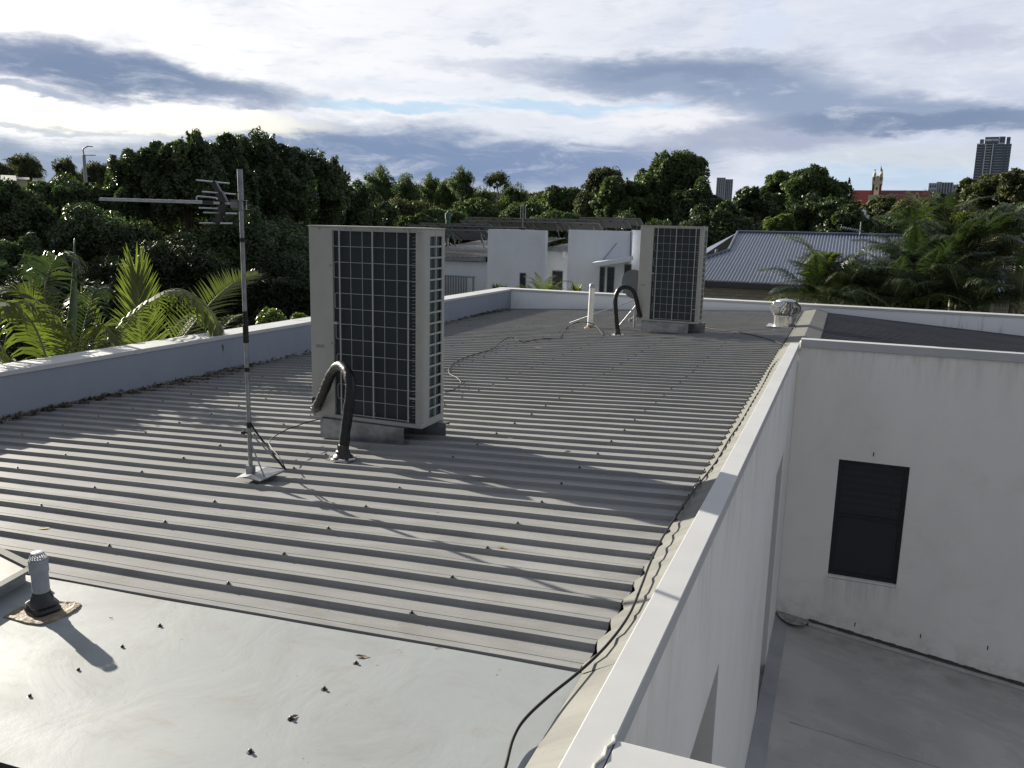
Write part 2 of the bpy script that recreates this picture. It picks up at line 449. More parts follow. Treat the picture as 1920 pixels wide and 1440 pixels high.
SUN = Vector((-.927*math.cos(math.radians(17.1)), .375*math.cos(math.radians(17.1)), math.sin(math.radians(17.1))))
so.rotation_euler = SUN.to_track_quat('Z', 'Y').to_euler(); so.location = (-30, 12, 20)

# ------------------------------------------------------------------ ground
g = MB()
g.quad((-6000, -600, GZ), (6000, -600, GZ), (6000, 9000, GZ), (-6000, 9000, GZ))
gm = mat('ground cover', (.05, .06, .035), .95, 0, .3, .05, col2=(.09, .085, .06))
tag(g.build('ground', gm), kind='structure')

# ------------------------------------------------------------------ our building
B = thing('white_house', (-3, 6, GZ), 'white rendered flat-parapet house whose grey steel roof fills the foreground', 'house')
XL, XLo = -6.34, -6.66
YF = 15.91
ZP = -1.267
RH = .022; PITCH = .1742; Y0 = 2.36
def rib_profile(y_start, n):
    """(y, dz) points of the sheet, dz below crest; crest centred on each rib"""
    out = []
    for i in range(n):
        c = y_start+i*PITCH
        out += [(c-.017, -RH), (c-.010, 0), (c+.010, 0), (c+.017, -RH),
                (c+.062, -RH), (c+.064, -RH-.002), (c+.066, -RH)]
    return out
def ribbed(name, x0, x1, zf, ys, n, ymax, m, parent, nx=24):
    pr = [(y, d) for y, d in rib_profile(ys, n) if y <= ymax]+[(ymax, -RH)]
    xs = np.linspace(x0, x1, nx); V = []; Fs = []
    for x in xs:
        for y, d in pr: V.append((x, y, zf(x)+d+.0014*math.sin(x*2.3+y*1.7)+.0008*math.sin(x*5.9-y*2.3)))
    k = len(pr)
    for i in range(nx-1):
        for j in range(k-1): Fs.append((i*k+j, (i+1)*k+j, (i+1)*k+j+1, i*k+j+1))
    return npmesh(name, np.array(V), np.array(Fs), m, parent=parent)
ribbed('ribbed_roof', XL, -.672, zr, Y0, 79, YF-.01, M['roof'], B)
def zr2(x): return -1.375-.067*(x+.43)
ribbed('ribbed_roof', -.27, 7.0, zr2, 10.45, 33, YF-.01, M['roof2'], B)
# flat front sheet with slight oil-canning
V = []; Fs = []; nx, ny = 60, 12
for i in range(nx):
    x = XL+(-.64-XL)*i/(nx-1)
    for j in range(ny):
        y = 1.372+(2.336-1.372)*j/(ny-1)
        V.append((x, y, zr(x)-.004+.0016*math.sin(x*3.1+y*5)+.0012*math.sin(x*7.3-y*4)))
for i in range(nx-1):
    for j in range(ny-1): Fs.append((i*ny+j, (i+1)*ny+j, (i+1)*ny+j+1, i*ny+j+1))
npmesh('flat_sheet', np.array(V), np.array(Fs), M['flat'], parent=B, smooth=True)
b = MB(); b.add([(XL, 1.372, zr(XL)-.005), (-.64, 1.372, zr(-.64)-.005), (-.64, 1.372, -3), (XL, 1.372, -3)], [(0,1,2,3)])
b.build('front_fascia', M['dark'], B)
# parapets
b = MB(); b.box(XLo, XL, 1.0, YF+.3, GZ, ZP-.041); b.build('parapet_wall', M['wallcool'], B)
b = MB(); b.box(XLo-.012, XL+.012, 1.0, YF-.012, ZP-.04, ZP); b.build('parapet_cap', M['cap'], B, bevel=.003)
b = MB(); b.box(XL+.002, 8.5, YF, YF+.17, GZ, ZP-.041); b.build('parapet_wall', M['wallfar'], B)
b = MB(); b.box(XLo-.012, 8.5, YF-.012, YF+.30, ZP-.04, ZP+.003); b.build('parapet_cap', M['cap'], B, bevel=.003)
for yy in (3.2, 6.1, 9.0, 11.9, 14.6):
    b = MB(); b.box(XLo-.014, XL+.014, yy, yy+.07, ZP-.042, ZP+.002); b.build('cap_joint', M['cap'], B)
# right parapet wall, its body made of boxes that leave the two openings
XI, XO = -.535, -.435
YA0, YA1, YB0, YB1, ZH = 2.35, 4.20, 7.92, 8.84, -2.24
b = MB()
T = XO-.25; W0 = XO-.006
b.box(T, W0, 1.872, 10.23, ZH, -1.50); b.box(XI+.004, W0, 1.872, 10.23, -1.4995, -1.306)
b.box(T, W0, 1.872, YA0, GZ, ZH); b.box(T, W0, YA1, YB0, GZ, ZH); b.box(T, W0, YB1, 10.23, GZ, ZH)
b.box(T, W0, YA0, YA1, GZ, -3.9); b.box(T, W0, YB0, YB1, GZ, -4.75)
b.build('courtyard_wall', M['wall'], B)
b = MB(); b.box(T+.03, T+.07, YA0+.001, YA1-.001, -3.899, ZH-.001); b.build('window_pane', M['glass'], B)
b = MB(); b.box(T+.03, T+.07, YB0+.001, YB1-.001, -4.749, ZH-.001); b.build('window_pane', M['glass'], B)
b = MB(); b.box(XI, XO, 1.68, 10.21, ZP-.04, ZP); b.build('parapet_cap', M['cap'], B, bevel=.004)
# soft drip edge below cap on the courtyard side
b = MB(); b.box(XO-.011, XO-.004, 1.88, 10.2, ZP-.075, ZP-.041); b.build('cap_fold', M['cap'], B)
# apron flashing between sheet and cap: scribed lower edge with notches
b = MB(); y = 1.36; zt = ZP-.030
def apron(y0, y1, x0a, x0b):
    b.quad((x0a, y0, zr(x0a)+.006), (x0b, y1, zr(x0b)+.006), (XI+.001, y1, zt), (XI+.001, y0, zt))
ys = [1.36]
apron(1.36, Y0-.05, -.655, -.652)
n = 0; c = Y0-.05
while c < 10.15:
    c2 = c+PITCH
    # the flashing edge steps in and out with each rib, its turned-down lip catching the sun
    x0_ = -.655; zc_ = zr(-.65)+.010
    b.add([(x0_, c, zc_-.002), (x0_-.012, c+.05, zc_), (x0_+.010, c2-.03, zc_-.002), (x0_, c2, zc_-.002),
           (XI+.001, c2, zt), (XI+.001, c, zt)], [(0,1,2,3,4,5)])
    b.quad((x0_-.012, c+.05, zc_), (x0_+.010, c2-.03, zc_-.002), (x0_-.004, c2-.025, zc_-.030), (x0_-.026, c+.058, zc_-.026))
    c = c2
b.build('apron_flashing', M['flash'], B, recalc=False)
# ridge capping
b = MB(); XR = -.445
for s, x1, zf in ((-1, XR-.195, zr(XR-.195)+.006), (1, XR+.195, zr2(XR+.195)+.008)):
    zrdg = -1.335
    b.add([(XR, 10.2, zrdg), (XR, YF-.012, zrdg), (x1, YF-.012, zf), (x1, 10.36, zf)], [(0,1,2,3)])
    b.add([(x1, YF-.012, zf), (x1, 10.36, zf), (x1+s*.012, 10.36, zf-.02), (x1+s*.012, YF-.012, zf-.02)], [(0,1,2,3)])
b.build('ridge_capping', M['flash'], B)
# window wall of the courtyard
YW = 10.235; ZC = -1.215
wx0, wx1, wz0, wz1 = .113, .871, -4.045, -2.60
b = MB()
b.box(XO-.005, wx0, YW, YW+.17, GZ, ZC-.04); b.box(wx1, 8, YW, YW+.17, GZ, ZC-.04)
b.box(wx0, wx1, YW, YW+.17, wz1, ZC-.04); b.box(wx0, wx1, YW, YW+.17, GZ, wz0)
M['wallwin'] = wallmat('painted render stained', (.81, .785, .74), dirt=(.36, .35, .32), top=-1.3, amount=.5, hs=.7)
def sillstain():
    m = M['wallwin']; nt = m.node_tree; b_ = nt.nodes['Principled BSDF']
    src = b_.inputs['Base Color'].links[0].from_socket
    P = geopos(nt); x, y, z = sep(nt, P)
    st = noise(nt, mapping(nt, P, (11, 1, .8)), 1.2, 5, .7)
    inx = x.smooth(wx0-.06, wx0)*x.smooth(wx1, wx1+.06, 1., 0.)
    inz = z.smooth(wz0-.55, wz0-.02)*z.lin(wz0-.02, wz0, 1., 0.)
    deck = (z+4.69+(x+.205)*.132).smooth(0., .5, 1., 0.)
    c = mixc(nt, (inx*inz*st.smooth(.38, .62)*.3).clamp(), src, (.30, .29, .26))
    n2 = noise(nt, P, 5, 5, .65)
    c = mixc(nt, (deck*n2.smooth(.42, .62)*.3).clamp(), c, (.30, .29, .25))
    nt.links.new(c, b_.inputs['Base Color'])
sillstain()
b.build('courtyard_wall', M['wallwin'], B)
b = MB(); b.box(XO+.012, 8, YW-.028, YW+.12, ZC-.095, ZC); b.build('parapet_cap', M['cap'], B, bevel=.005)
win = MB(); e = .045
for (a0, a1, c0, c1) in ((wx0, wx0+e, wz0, wz1), (wx1-e, wx1, wz0, wz1), (wx0+e, wx1-e, wz1-e, wz1), (wx0+e, wx1-e, wz0, wz0+e), (wx0+e, wx1-e, -3.31, -3.27)):
    win.box(a0, a1, YW+.055, YW+.10, c0, c1)
wf = win.build('window', M['frame'], B, bevel=.002)
b = MB(); b.box(wx0+e, wx1-e, YW+.072, YW+.078, wz0+e, wz1-e); b.build('window_pane', M['clear'], wf)
bm_ = mat('slatted blind', (.55, .55, .5), .7)
b = MB(); z = wz1-.06
while z > -3.25: b.box(wx0+.06, wx0+.60, YW+.12, YW+.125, z-.05, z); b.box(wx0+.62, wx1-.05, YW+.14, YW+.145, z-.06, z-.01); z -= .085
b.build('window_blind', bm_, wf)
gb = MB(); gb.box(wx0-.2, wx1+.2, YW+.6, YW+.62, wz0-.2, wz1+.2); gb.build('window_interior', mat('dim room', (.09, .09, .085), .9), wf)
b = MB(); b.add([(wx0, YW-.003, wz0-.02), (wx1, YW-.003, wz0-.02), (wx1, YW+.055, wz0+.002), (wx0, YW+.055, wz0+.002), (wx0, YW-.003, wz0-.028), (wx1, YW-.003, wz0-.028)],
                [(0,1,2,3), (4,5,1,0)])
b.build('window_sill', mat('sill render', (.42, .42, .41), .8), wf)
for p in ((1638, 851), (1603, 1170), (1726, 1192), (1852, 1214)):      # weep slots in the render
    q = ony(*p, YW); b = MB(); b.box(q[0]-.006, q[0]+.006, YW-.002, YW+.01, q[2]-.03, q[2]+.02); b.build('weep_hole', M['dark'], B)
# lower roof deck of the courtyard
def zd(x): return -4.69-.132*(x+.205)
M['deck'] = mat('lower roof paint', (.50, .48, .45), .62, .1, .12, .9, .06, 200)
b = MB()
b.quad((W0, 1.5, zd(W0)), (8, 1.5, zd(8)), (8, YW, zd(8)), (W0, YW, zd(W0))); b.build('lower_roof', M['deck'], B)
def deckdirt():
    m = M['deck']; nt = m.node_tree; b_ = nt.nodes['Principled BSDF']; src = b_.inputs['Base Color'].links[0].from_socket
    P = geopos(nt); n1 = noise(nt, mapping(nt, P, (.7, 1, 1)), .9, 7, .68, 1.2); n2 = noise(nt, P, 34, 3, .6); n3 = noise(nt, P, 3.3, 6, .7)
    x, y, z = sep(nt, P)
    c = mixc(nt, n1.smooth(.46, .58)*.3, src, (.30, .29, .265)); ring = n1.smooth(.485, .50)*n1.smooth(.515, .50, 0., 1.)
    c = mixc(nt, (ring*.25).clamp(), c, (.5, .5, .49)); c = mixc(nt, n2.smooth(.66, .74)*n3.smooth(.5, .6)*.6, c, (.12, .11, .09))
    c = mixc(nt, (y.smooth(9.2, 10.2)*n3.smooth(.4, .65)*.45).clamp(), c, (.2, .195, .16))
    nt.links.new(c, b_.inputs['Base Color'])
deckdirt()
b = MB(); xs_ = -.285
b.add([(W0+.001, 1.5, zd(W0)+.03), (xs_, 1.5, zd(xs_)+.012), (xs_, YW-.08, zd(xs_)+.012), (W0+.001, YW-.08, zd(W0)+.03), (xs_, 1.5, zd(xs_)+.001), (xs_, YW-.08, zd(xs_)+.001)], [(0,1,2,3), (1,4,5,2)])
b.build('gutter_flashing', mat('deck flashing', (.34, .35, .355), .55, .1, .08, 3), B)
def dk(x, y): # pixel to deck
    d = ray(x, y); k = (-4.69-.132*.205)/(d[2]+.132*d[0]); return d*k
b = MB(); p0, p1 = dk(1480, 1354), dk(1763, 1440); dr = (p1-p0); p2 = p0+dr*2.2
b.bar(p0+[0, 0, .004], p2+[0, 0, .004], .012, .006); 
b.build('roof_seam', mat('deck seam', (.42, .43, .44), .5), B)
b = MB(); x0_, x1_ = -.05, 8
b.add([(x0_, YW-.075, zd(x0_)+.018), (x1_, YW-.075, zd(x1_)+.018), (x1_, YW-.002, zd(x1_)+.045), (x0_, YW-.002, zd(x0_)+.045), (x0_, YW-.075, zd(x0_)+.002), (x1_, YW-.075, zd(x1_)+.002)], [(0,1,2,3), (4,5,1,0)])
b.build('wall_flashing', mat('wall flashing', (.40, .40, .38), .6, 0, .1), B)
V = []; b = MB(); xx = x0_
while xx < 7:                                           # crumbly dirt line on the flashing
    h = .008+.012*random.random(); w = .03+.05*random.random()
    b.add([(xx, YW-.02-h, zd(xx)+.042), (xx+w, YW-.02-h*.6, zd(xx+w)+.042), (xx+w, YW-.003, zd(xx+w)+.055+h), (xx, YW-.003, zd(xx)+.055+h)], [(0,1,2,3)]); xx += w*.9
b.build('dirt_line', mat('grime', (.06, .058, .045), .95), B)
b = MB()                                                # collar sheet in the corner
pts = [(-.42+.0, 0), (-.05, 0)]+[(-.235+.19*math.cos(a), -.25*math.sin(a)) for a in np.linspace(0.2, PI-.15, 10)]
b.poly([(px_, YW-.006+py_, zd(px_)+.05) for px_, py_ in pts]); b.build('corner_patch', mat('corner patch', (.33, .33, .30), .8, 0, .25, 20, .4, 30), B)
# near cross wall
b = MB(); b.box(XI+.002, 2.2, 1.70, 1.86, GZ, ZP-.045); b.build('courtyard_wall', M['wall'], B)
b = MB(); b.box(XO+.003, 2.2, 1.672, 1.872, ZP-.04, ZP+.003); b.build('parapet_cap', M['cap'], B, bevel=.004)
b = MB(); zz = ZP+.004
pts = [(XO-.006, 1.885), (XO-.001, 1.86), (XO-.012, 1.83), (XO-.008, 1.79), (XO-.02, 1.755), (XO-.016, 1.70)]
b.tube([(p[0], p[1], zz) for p in pts], [.004, .006, .004, .006, .004, .005], 6); b.build('sealant_bead', M['silicone'], B)
# rib end closures / gutter edge at the low side
b = MB(); b.box(XL+.001, XL+.06, 2.3, YF-.02, zr(XL)-.06, zr(XL)-.022); b.build('gutter_edge', M['galvdull'], B)
# screws : 100 largest as parts, the rest as one stuff part
def screw_mb(p, s=1.):
    q = MB(); q.lathe(p, [(.0085*s, -.002), (.0085*s, .0015), (.0045*s, .002), (.0045*s, .0075*s), (.002*s, .009*s)], 8); return q
pts = []
for xc, w in ((-.641, 1), (-1.37, .8), (-2.205, .8), (-3.04, .8), (-3.9, .8), (-4.75, .8), (-5.6, .8)):
    for i in range(77):
        yy = Y0+i*PITCH
        if xc > -.7 and yy > 10.1: continue
        if xc < -.7 and (i % 2 == (int(abs(xc*3)) % 2)): continue
        if 4.6 < yy < 5.3 and -3.6 < xc < -2.4: continue
        pts.append((xc+random.uniform(-.008, .008), yy, zr(xc)+(.006 if xc > -.7 else 0)))
    if xc > -4:
        for i in range(1, 6):
            yy = Y0-.04-i*PITCH*.98
            if yy > 1.40: pts.append((xc+random.uniform(-.01, .01), yy, zr(xc)-.004))
for i in range(22): pts.append((XR-.18, 10.5+i*.24, zr(XR-.18)+.008))
pts.sort(key=lambda p: p[0]**2+p[1]**2+p[2]**2)
proto = screw_mb((0, 0, 0)).build('roof_screw', M['screw'])
for i, p in enumerate(pts[:98]):
    o = proto if i == 0 else proto.copy()
    if i: COL.objects.link(o)
    o.parent = B; o.location = np.array(p)-OFF[B.name]
    if p[0] > -.7 and p[1] < 2.3: o.scale = (1.15,)*3; 
b = MB()
for p in pts[98:]: b.lathe(p, [(.008, -.002), (.008, .002), (.0045, .0025), (.0045, .009)], 6)
tag(b.build('roof_screws', M['screw'], B), kind='stuff')

# ------------------------------------------------------------------ air conditioners
def make_ac(loc, label):
    W, D, H = .885, .33, 1.35
    t = thing('air_conditioner', (0, 0, 0), label, 'air conditioner', 'outdoor condenser units on the grey roof')
    OFF[t.name] = np.zeros(3)
    b = MB()
    # shell: plain left panel, right corner, back, top and bottom; front and side open to the coil
    b.box(0, .19, 0, D, 0, H-.012); b.build('side_panel', M['ac'], t, bevel=.004)
    b = MB(); b.box(-.004, W+.004, -.004, D+.004, H-.0115, H); b.build('top_panel', M['ac'], t, bevel=.004)
    b = MB(); b.box(.1905, W, -.002, D, 0, .028); b.build('base_pan', M['ac'], t, bevel=.003)
    b = MB(); b.box(.1905, W, 0, .014, H-.030, H-.012); b.box(.1905, W-.001, D-.012, D, .028, H-.012); b.build('fan_panel', M['ac'], t)
    # rounded right corner post and rear post
    pr = [(W-.012, 0)]+[(W-.045+.045*math.cos(a), .045-.045*math.sin(a)) for a in np.linspace(PI/2, 0, 7)]
    pr = [(W-.050, 0), (W-.045, 0)]+pr[1:]+[(W, .104), (W-.012, .104), (W-.05, .02)]
    b = MB(); b.prism([(x, y, .028) for x, y in pr], (0, 0, H-.04)); b.build('corner_post', M['ac'], t, smooth=True)
    # side grille: 2 columns x 17 rows
    b = MB(); x0 = W-.010; x1 = W-.001
    z0, z1, n = .045, H-.05, 17; st = (z1-z0)/n
    for ya, yb in ((.104, .110), (.196, .205), (.290, D-.0125)): b.box(x0, x1, ya, yb, .028, H-.012)
    for i in range(n+1): b.box(x0-.001, x1-.001, .1105, .2895, z0+i*st-.006 if i else .0285, z0+i*st+.006 if i < n else H-.0125)
    b.build('side_grille', M['ac'], t)
    b = MB(); b.box(W-.03, W-.018, .07, D-.02, .03, H-.02); b.build('side_coil', M['side_coil'], t)
    b = MB(); b.box(.192, W-.052, .018, .03, .03, H-.031); b.build('coil', M['coil'], t)
    # bent tube returns at the right of the coil
    b = MB(); z = .06
    while z < H-.06:
        b.tube([(W-.085, .016, z), (W-.055, .012, z+.004)], .0022, 5); z += .0245
    b.build('coil_ends', M['galvdull'], t)
    # wire guard
    b = MB(); top, bot = H-.032, .045; rows = 12; rh = (top-bot)/rows; r = .0021; yw = -.006
    for u, ww in ((.252, .011), (.512, .011), (.784, .011)): b.box(u-ww/2, u+ww/2, -.011, -.0085, bot-.008, top+.006)
    for u in (.337, .429, .600, .696): b.tube([(u, yw+.003, bot), (u, yw+.003, top)], r, 6)
    for k in range(0, rows, 2):
        za, zb = top-k*rh, top-(k+1)*rh; xa, xb = .202+.002*k, .858+.001*k
        b.tube([(xa+.012, yw, za), (xb-.012, yw, za), (xb-.003, yw, za-.004), (xb, yw, za-.014), (xb, yw, zb+.014), (xb-.003, yw, zb+.004), (xb-.012, yw, zb),
                (xa+.012, yw, zb), (xa+.003, yw, zb+.004), (xa, yw, zb+.014), (xa, yw, za-.014), (xa+.003, yw, za-.004), (xa+.012, yw, za)], r, 6)
    b.tube([(.246, yw, bot), (.79, yw, bot)], r*1.6, 6)
    for u in (.252, .512, .784):
        for zq in (bot+.02, H*.5, top-.02): b.tube([(u, -.009, zq), (u, .02, zq)], .003, 6)
    b.build('wire_guard', M['acwire'], t)
    b = MB(); b.box(.188, .222, -.004, .018, .675, .692); b.build('guard_clip', M['acwire'], t)
    b = MB(); b.box(.78, .84, -.004, .016, .20, .21); b.build('guard_clip', M['acwire'], t)
    b = MB(); b.box(.045, .108, -.0025, .001, .502, .522); b.build('label_plate', mat('label plate', (.23, .235, .22), .4, .3), t)
    # box that stands out of the far left side, and fan guard ring behind
    b = MB(); b.box(-.028, -.0005, .19, .31, 1.10, 1.30); b.box(-.045, -.0285, .20, .30, 1.16, 1.25); b.build('junction_box', M['ac'], t, bevel=.004)
    b = MB()
    for cz in (.36, .99): 
        for rr in (.24, .18, .12, .06):
            b.tube([(.56+rr*math.cos(a), D+.03, cz+rr*math.sin(a)) for a in np.linspace(0, 2*PI, 25)], .003, 5)
        for a in np.linspace(0, 2*PI, 9)[:-1]: b.tube([(.56, D+.03, cz), (.56+.25*math.cos(a), D+.0, cz+.25*math.sin(a))], .003, 5)
    b.build('fan_guard', M['acwire'], t)
    # knockout hole bottom left where the pipes enter
    b = MB(); b.box(.0, .075, -.003, -.0005, .045, .135); b.build('pipe_entry', M['dark'], t)
    b = MB()
    for u, zq in ((.172, 1.08), (.176, .54), (.178, .26), (.02, .01), (.09, 1.33), (.30, 1.337), (.34, 1.337), (.55, 1.337), (.6, 1.337), (.75, 1.337), (.79, 1.337)):
        b = MB(); b.lathe((u, -.003, zq), [(.0055, -.0055), (.0055, .0055)], 8); b.build('cabinet_screw', M['galvdull'], t)
    # two C-channels under the unit
    for nm, ya, xa, xb in (('mounting_rail', -.03, .085, .76), ('mounting_rail', .235, .15, .95)):
        b = MB(); hh = .145; w = .062
        b.box(xa, xb, ya, ya+.004, -hh, -.002); b.box(xa, xb, ya+.0045, ya+w, -.006, -.002); b.box(xa, xb, ya+.0045, ya+w, -hh, -hh+.004)
        b.box(xa, xb, ya+w-.003, ya+w, -.024, -.0065); b.box(xa, xb, ya+w-.003, ya+w, -hh+.0045, -hh+.02)
        b.build(nm, M['galv'], t)
    t.location = loc
    return t
ac1 = make_ac((-3.480, 4.931, -1.3767), 'nearer grey air conditioner with wire guard, left of centre beside the thick black pipe loop')
ac2 = copy_tree(ac1); ac2.location = (-2.765, 11.857, -1.300)
ac2['label'] = 'distant grey air conditioner near the far parapet, beside the satellite dish'
ac2.rotation_euler = (0, 0, -.0175)

# insulated pipe loops
def pipe_loop(pts, r, label, base):
    p0 = np.array(pts[0]); t = thing('pipe_loop', tuple(p0), label, 'pipe', 'black insulated pipes feeding the air conditioners')
    q = bez(pts, 48); m = len(q)
    rr = [r*(1.+.04*math.sin(i*1.9)+.03*math.sin(i*.8)) for i in range(m)]
    b = MB(); b.tube(q, rr, 16); b.build('insulated_pipe', M['tape'], t, smooth='all')
    b = MB(); z0 = p0[2]
    b.lathe(p0-[0, 0, .01], [(r*1.9, 0), (r*1.85, .015), (r*1.35, .03), (r*1.3, .05), (r*1.12, .055), (r*1.08, .09)], 20); b.build('rubber_boot', M['rubber'], t, smooth=True)
    b = MB(); s = r*2.3; b.box(p0[0]-s, p0[0]+s, p0[1]-s, p0[1]+s, z0-.012, z0-.006); b.build('flashing_plate', M['alu'], t)
    b = MB()
    for k in range(7):
        a = k*.9+.4; b.tube([(p0[0]+s*.95*math.cos(a), p0[1]+s*.95*math.sin(a), z0-.003), (p0[0]+s*1.1*math.cos(a+.5), p0[1]+s*1.0*math.sin(a+.5), z0-.004)], .008, 6)
    b.build('sealant', M['silicone'], t)
    return t
P1 = [(643, 852, 4.42), (647, 815, 4.46), (653, 770, 4.50), (657, 725, 4.54), (651, 698, 4.60), (637, 686, 4.68), (622, 700, 4.75), (608, 732, 4.82), (597, 757, 4.88), (590, 766, 4.935)]
pp = [ony(a, c, Y) for a, c, Y in P1]; pp[0][2] = zr(pp[0][0])+.004
pipe_loop(pp, .034, 'big black wrapped pipe loop rising from the roof into the nearer air conditioner', None)
P2 = [(1158, 625, 11.55), (1155, 590, 11.57), (1154, 560, 11.6), (1161, 543, 11.64), (1173, 538, 11.68), (1186, 544, 11.74), (1193, 562, 11.78), (1197, 582, 11.82), (1201, 594, 11.857)]
pp = [ony(a, c, Y) for a, c, Y in P2]; pp[0][2] = zr(pp[0][0])+.004
pipe_loop(pp, .033, 'smaller black pipe loop arching in front of the satellite dish', None)

# ------------------------------------------------------------------ TV antenna
A = np.array([-3.168, 3.86, zr(-3.168)])
t = thing('antenna_mast', tuple(A), 'tall slim grey television antenna on a pole with folded base plate', 'antenna')
zt_ = .272
b = MB(); b.tube([A+[0, 0, .03], (A[0], A[1], .10)], .0125, 12); b.tube([(A[0]+.001, A[1], .10), (A[0], A[1], zt_)], .0155, 12); b.build('pole', M['galv'], t, smooth=True)
b = MB()
for y0_, y1_, r in ((446, 454, .0145), (583, 600, .0140), (600, 642, .0165), (688, 696, .0145), (790, 800, .0155)):
    z0, z1 = ony(455, y1_, A[1])[2], ony(455, y0_, A[1])[2]; b = MB(); b.tube([(A[0], A[1], z0), (A[0], A[1], z1)], r, 10); b.build('tape_band', M['tape'], t)
_az = math.radians(-99.4); bd = np.array([math.sin(_az), math.cos(_az), 0.])
_r = ray(192, 374); bl = (A[1]*_r[0]-A[0]*_r[1])/(bd[0]*_r[1]-bd[1]*_r[0])
_k = (A[0]+bd[0]*bl)/_r[0]; zb1 = _r[2]*_k; zb0 = ony(455, 382, A[1])[2]
bp = lambda s, z=.0: np.array([A[0], A[1], zb0+(zb1-zb0)*s/bl])+bd*s+np.array([0, 0, z])
rd = np.array([-bd[1], bd[0], 0])              # direction of the elements
if rd[1] < 0: rd = -rd
b = MB(); b.bar(bp(.02), bp(bl*1.02), .014, .014); b.build('boom', M['alu'], t)
for i in range(9):
    s = .27+i*(bl-.29)/8; h = .062-.002*i
    b = MB(); b.tube([bp(s, .008)-rd*h, bp(s, .008)+rd*h], .0035, 6); b.build('director_rod', M['alu'], t)
# clamp
b = MB(); b.bar(bp(-.036, .018), bp(.06, .018), .035, .003); b.bar(bp(-.036, -.03), bp(.045, -.03), .035, .003); b.tube([bp(-.033, -.034), bp(-.033, .022)], .003, 6); b.bar(bp(.016, -.006), bp(.06, -.006), .02, .036)
b.build('clamp', M['galv'], t)
# folded dipole
q = [bp(s, z) for s, z in ((.145, .02), (.155, .028), (.26, .034), (.275, .028), (.275, .010), (.262, .003))]
b = MB(); b.tube(q, .0042, 8); b.tube([p+np.array([0, 0, -.03]) for p in (bp(.262), bp(.14))], .0042, 8); b.build('folded_dipole', M['alu'], t)
b = MB(); b.bar(bp(.17), bp(.23), .03, .022); b.build('feed_box', M['rubber'], t)
# reflector: dark V frame carrying four rods
vv = [bp(.10+dx_, dz_) for dx_, dz_ in ((.065, .115), (.03, .055), (0, .0), (.028, -.055), (.058, -.112))]
b = MB()
for i_, w_ in ((0, .030), (1, .042), (2, .042), (3, .030)): b.bar(vv[i_], vv[i_+1], .022, w_, up=tuple(bd))
b.build('reflector_frame', M['rubber'], t)
for i_, hl in ((0, .165), (1, .168), (3, .168), (4, .165)):
    b = MB(); b.tube([vv[i_]-rd*hl, vv[i_]+rd*hl], .0042, 8); b.build('reflector_rod', M['alu'], t)
# base plate, hinge and stays
def rz(x, y, up=.03): return onroof(x, y, up)
b = MB(); c0, c1, c2, c3 = rz(441, 896, .008), rz(487, 902, .016), rz(534, 881, .022), rz(480, 874, .01)
mid1, mid2 = rz(462, 894, .034), rz(500, 875, .034)
b.add([c0, mid1, mid2, c3], [(0,1,2,3)]); b.add([mid1, c1, c2, mid2], [(0,1,2,3)])
b.add([mid1, c1, c1-[0,0,.006], mid1-[0,0,.008]], [(0,1,2,3)]); b.add([c1, c2, c2-[0,0,.012], c1-[0,0,.006]], [(0,1,2,3)])
b.build('base_plate', M['galv'], t)
b = MB(); b.box(A[0]-.022, A[0]+.022, A[1]-.018, A[1]+.018, A[2]+.012, A[2]+.075); b.tube([(A[0]-.03, A[1], A[2]+.05), (A[0]+.032, A[1], A[2]+.05)], .006, 8); b.build('hinge', M['galvdull'], t, bevel=.003)
zs = lambda y: ony(469, y, A[1])
e1, e2 = rz(533, 880, .035), rz(496, 894, .035)
for a_, b_ in ((zs(797), e1), (zs(812), e1+[.008, .0, 0]), (zs(828), e2)):
    b = MB(); b.tube([a_, b_], .0045, 8); b.build('stay_rod', M['galvdull'], t)
b = MB(); b.tube([zs(811)-[.0, 0, 0], ony(455, 811, A[1]-.01)], .008, 8); b.tube([ony(458.5, 811, A[1]-.01), ony(453.5, 811, A[1]-.012)], .012, 8); b.build('wing_bolt', M['rubber'], t)

# cables
def cable(pts, r, label, n=60, name='cable', grp=None):
    b = MB(); q = bez(pts, n); b.tube(q, r, 8)
    return tag(b.build(name, M['cable'], None, smooth='all'), label, 'cable', grp)
c1 = [zs(792)]+[ony(x, y, Y) for x, y, Y in ((482, 812, 3.87), (505, 842, 3.92), (520, 862, 3.93))]+[e1+[.01, .0, 0]]
cable(c1, .0045, 'black cable running down beside the antenna stay to the base plate', 30)
c2 = [e1+[.012, 0, .0], ony(524, 858, 4.02), ony(508, 838, 4.15), ony(505, 829, 4.28), ony(514, 819, 4.42), ony(536, 806, 4.6), ony(556, 799, 4.72), ony(578, 791, 4.84), ony(600, 786, 4.94)]
cable(c2, .0035, 'thin dark cable curving through the air from the antenna base to the nearer air conditioner', 50)
c3 = [onroof(x, y, u) for x, y, u in ((835, 735, .006), (852, 730, .008), (864, 719, .02), (858, 709, .02), (842, 699, .01), (848, 683, .01), (882, 667, .01), (922, 655, .012), (938, 642, .03), (958, 632, .06), (980, 641, .012), (1010, 636, .02), (1048, 634, .012))]
cable(c3, .0055, 'long wavy dark cable lying on the ribs right of the nearer air conditioner', 70)
c4 = [onroof(1050, 634, .012), ony(1060, 617, 12.2), ony(1078, 606, 12.3), ony(1100, 604, 12.3), ony(1118, 612, 12.2), onroof(1131, 629, .01)]
cable(c4, .006, 'dark cable bowed up off the roof round the foot of the white pipe', 40)
c5 = [onroof(x, y, .01) for x, y in ((1308, 612), (1345, 618), (1390, 624), (1430, 633), (1462, 643), (1476, 649))]
cable(c5, .006, 'dark cable trailing from the far air conditioner to the right parapet', 30)
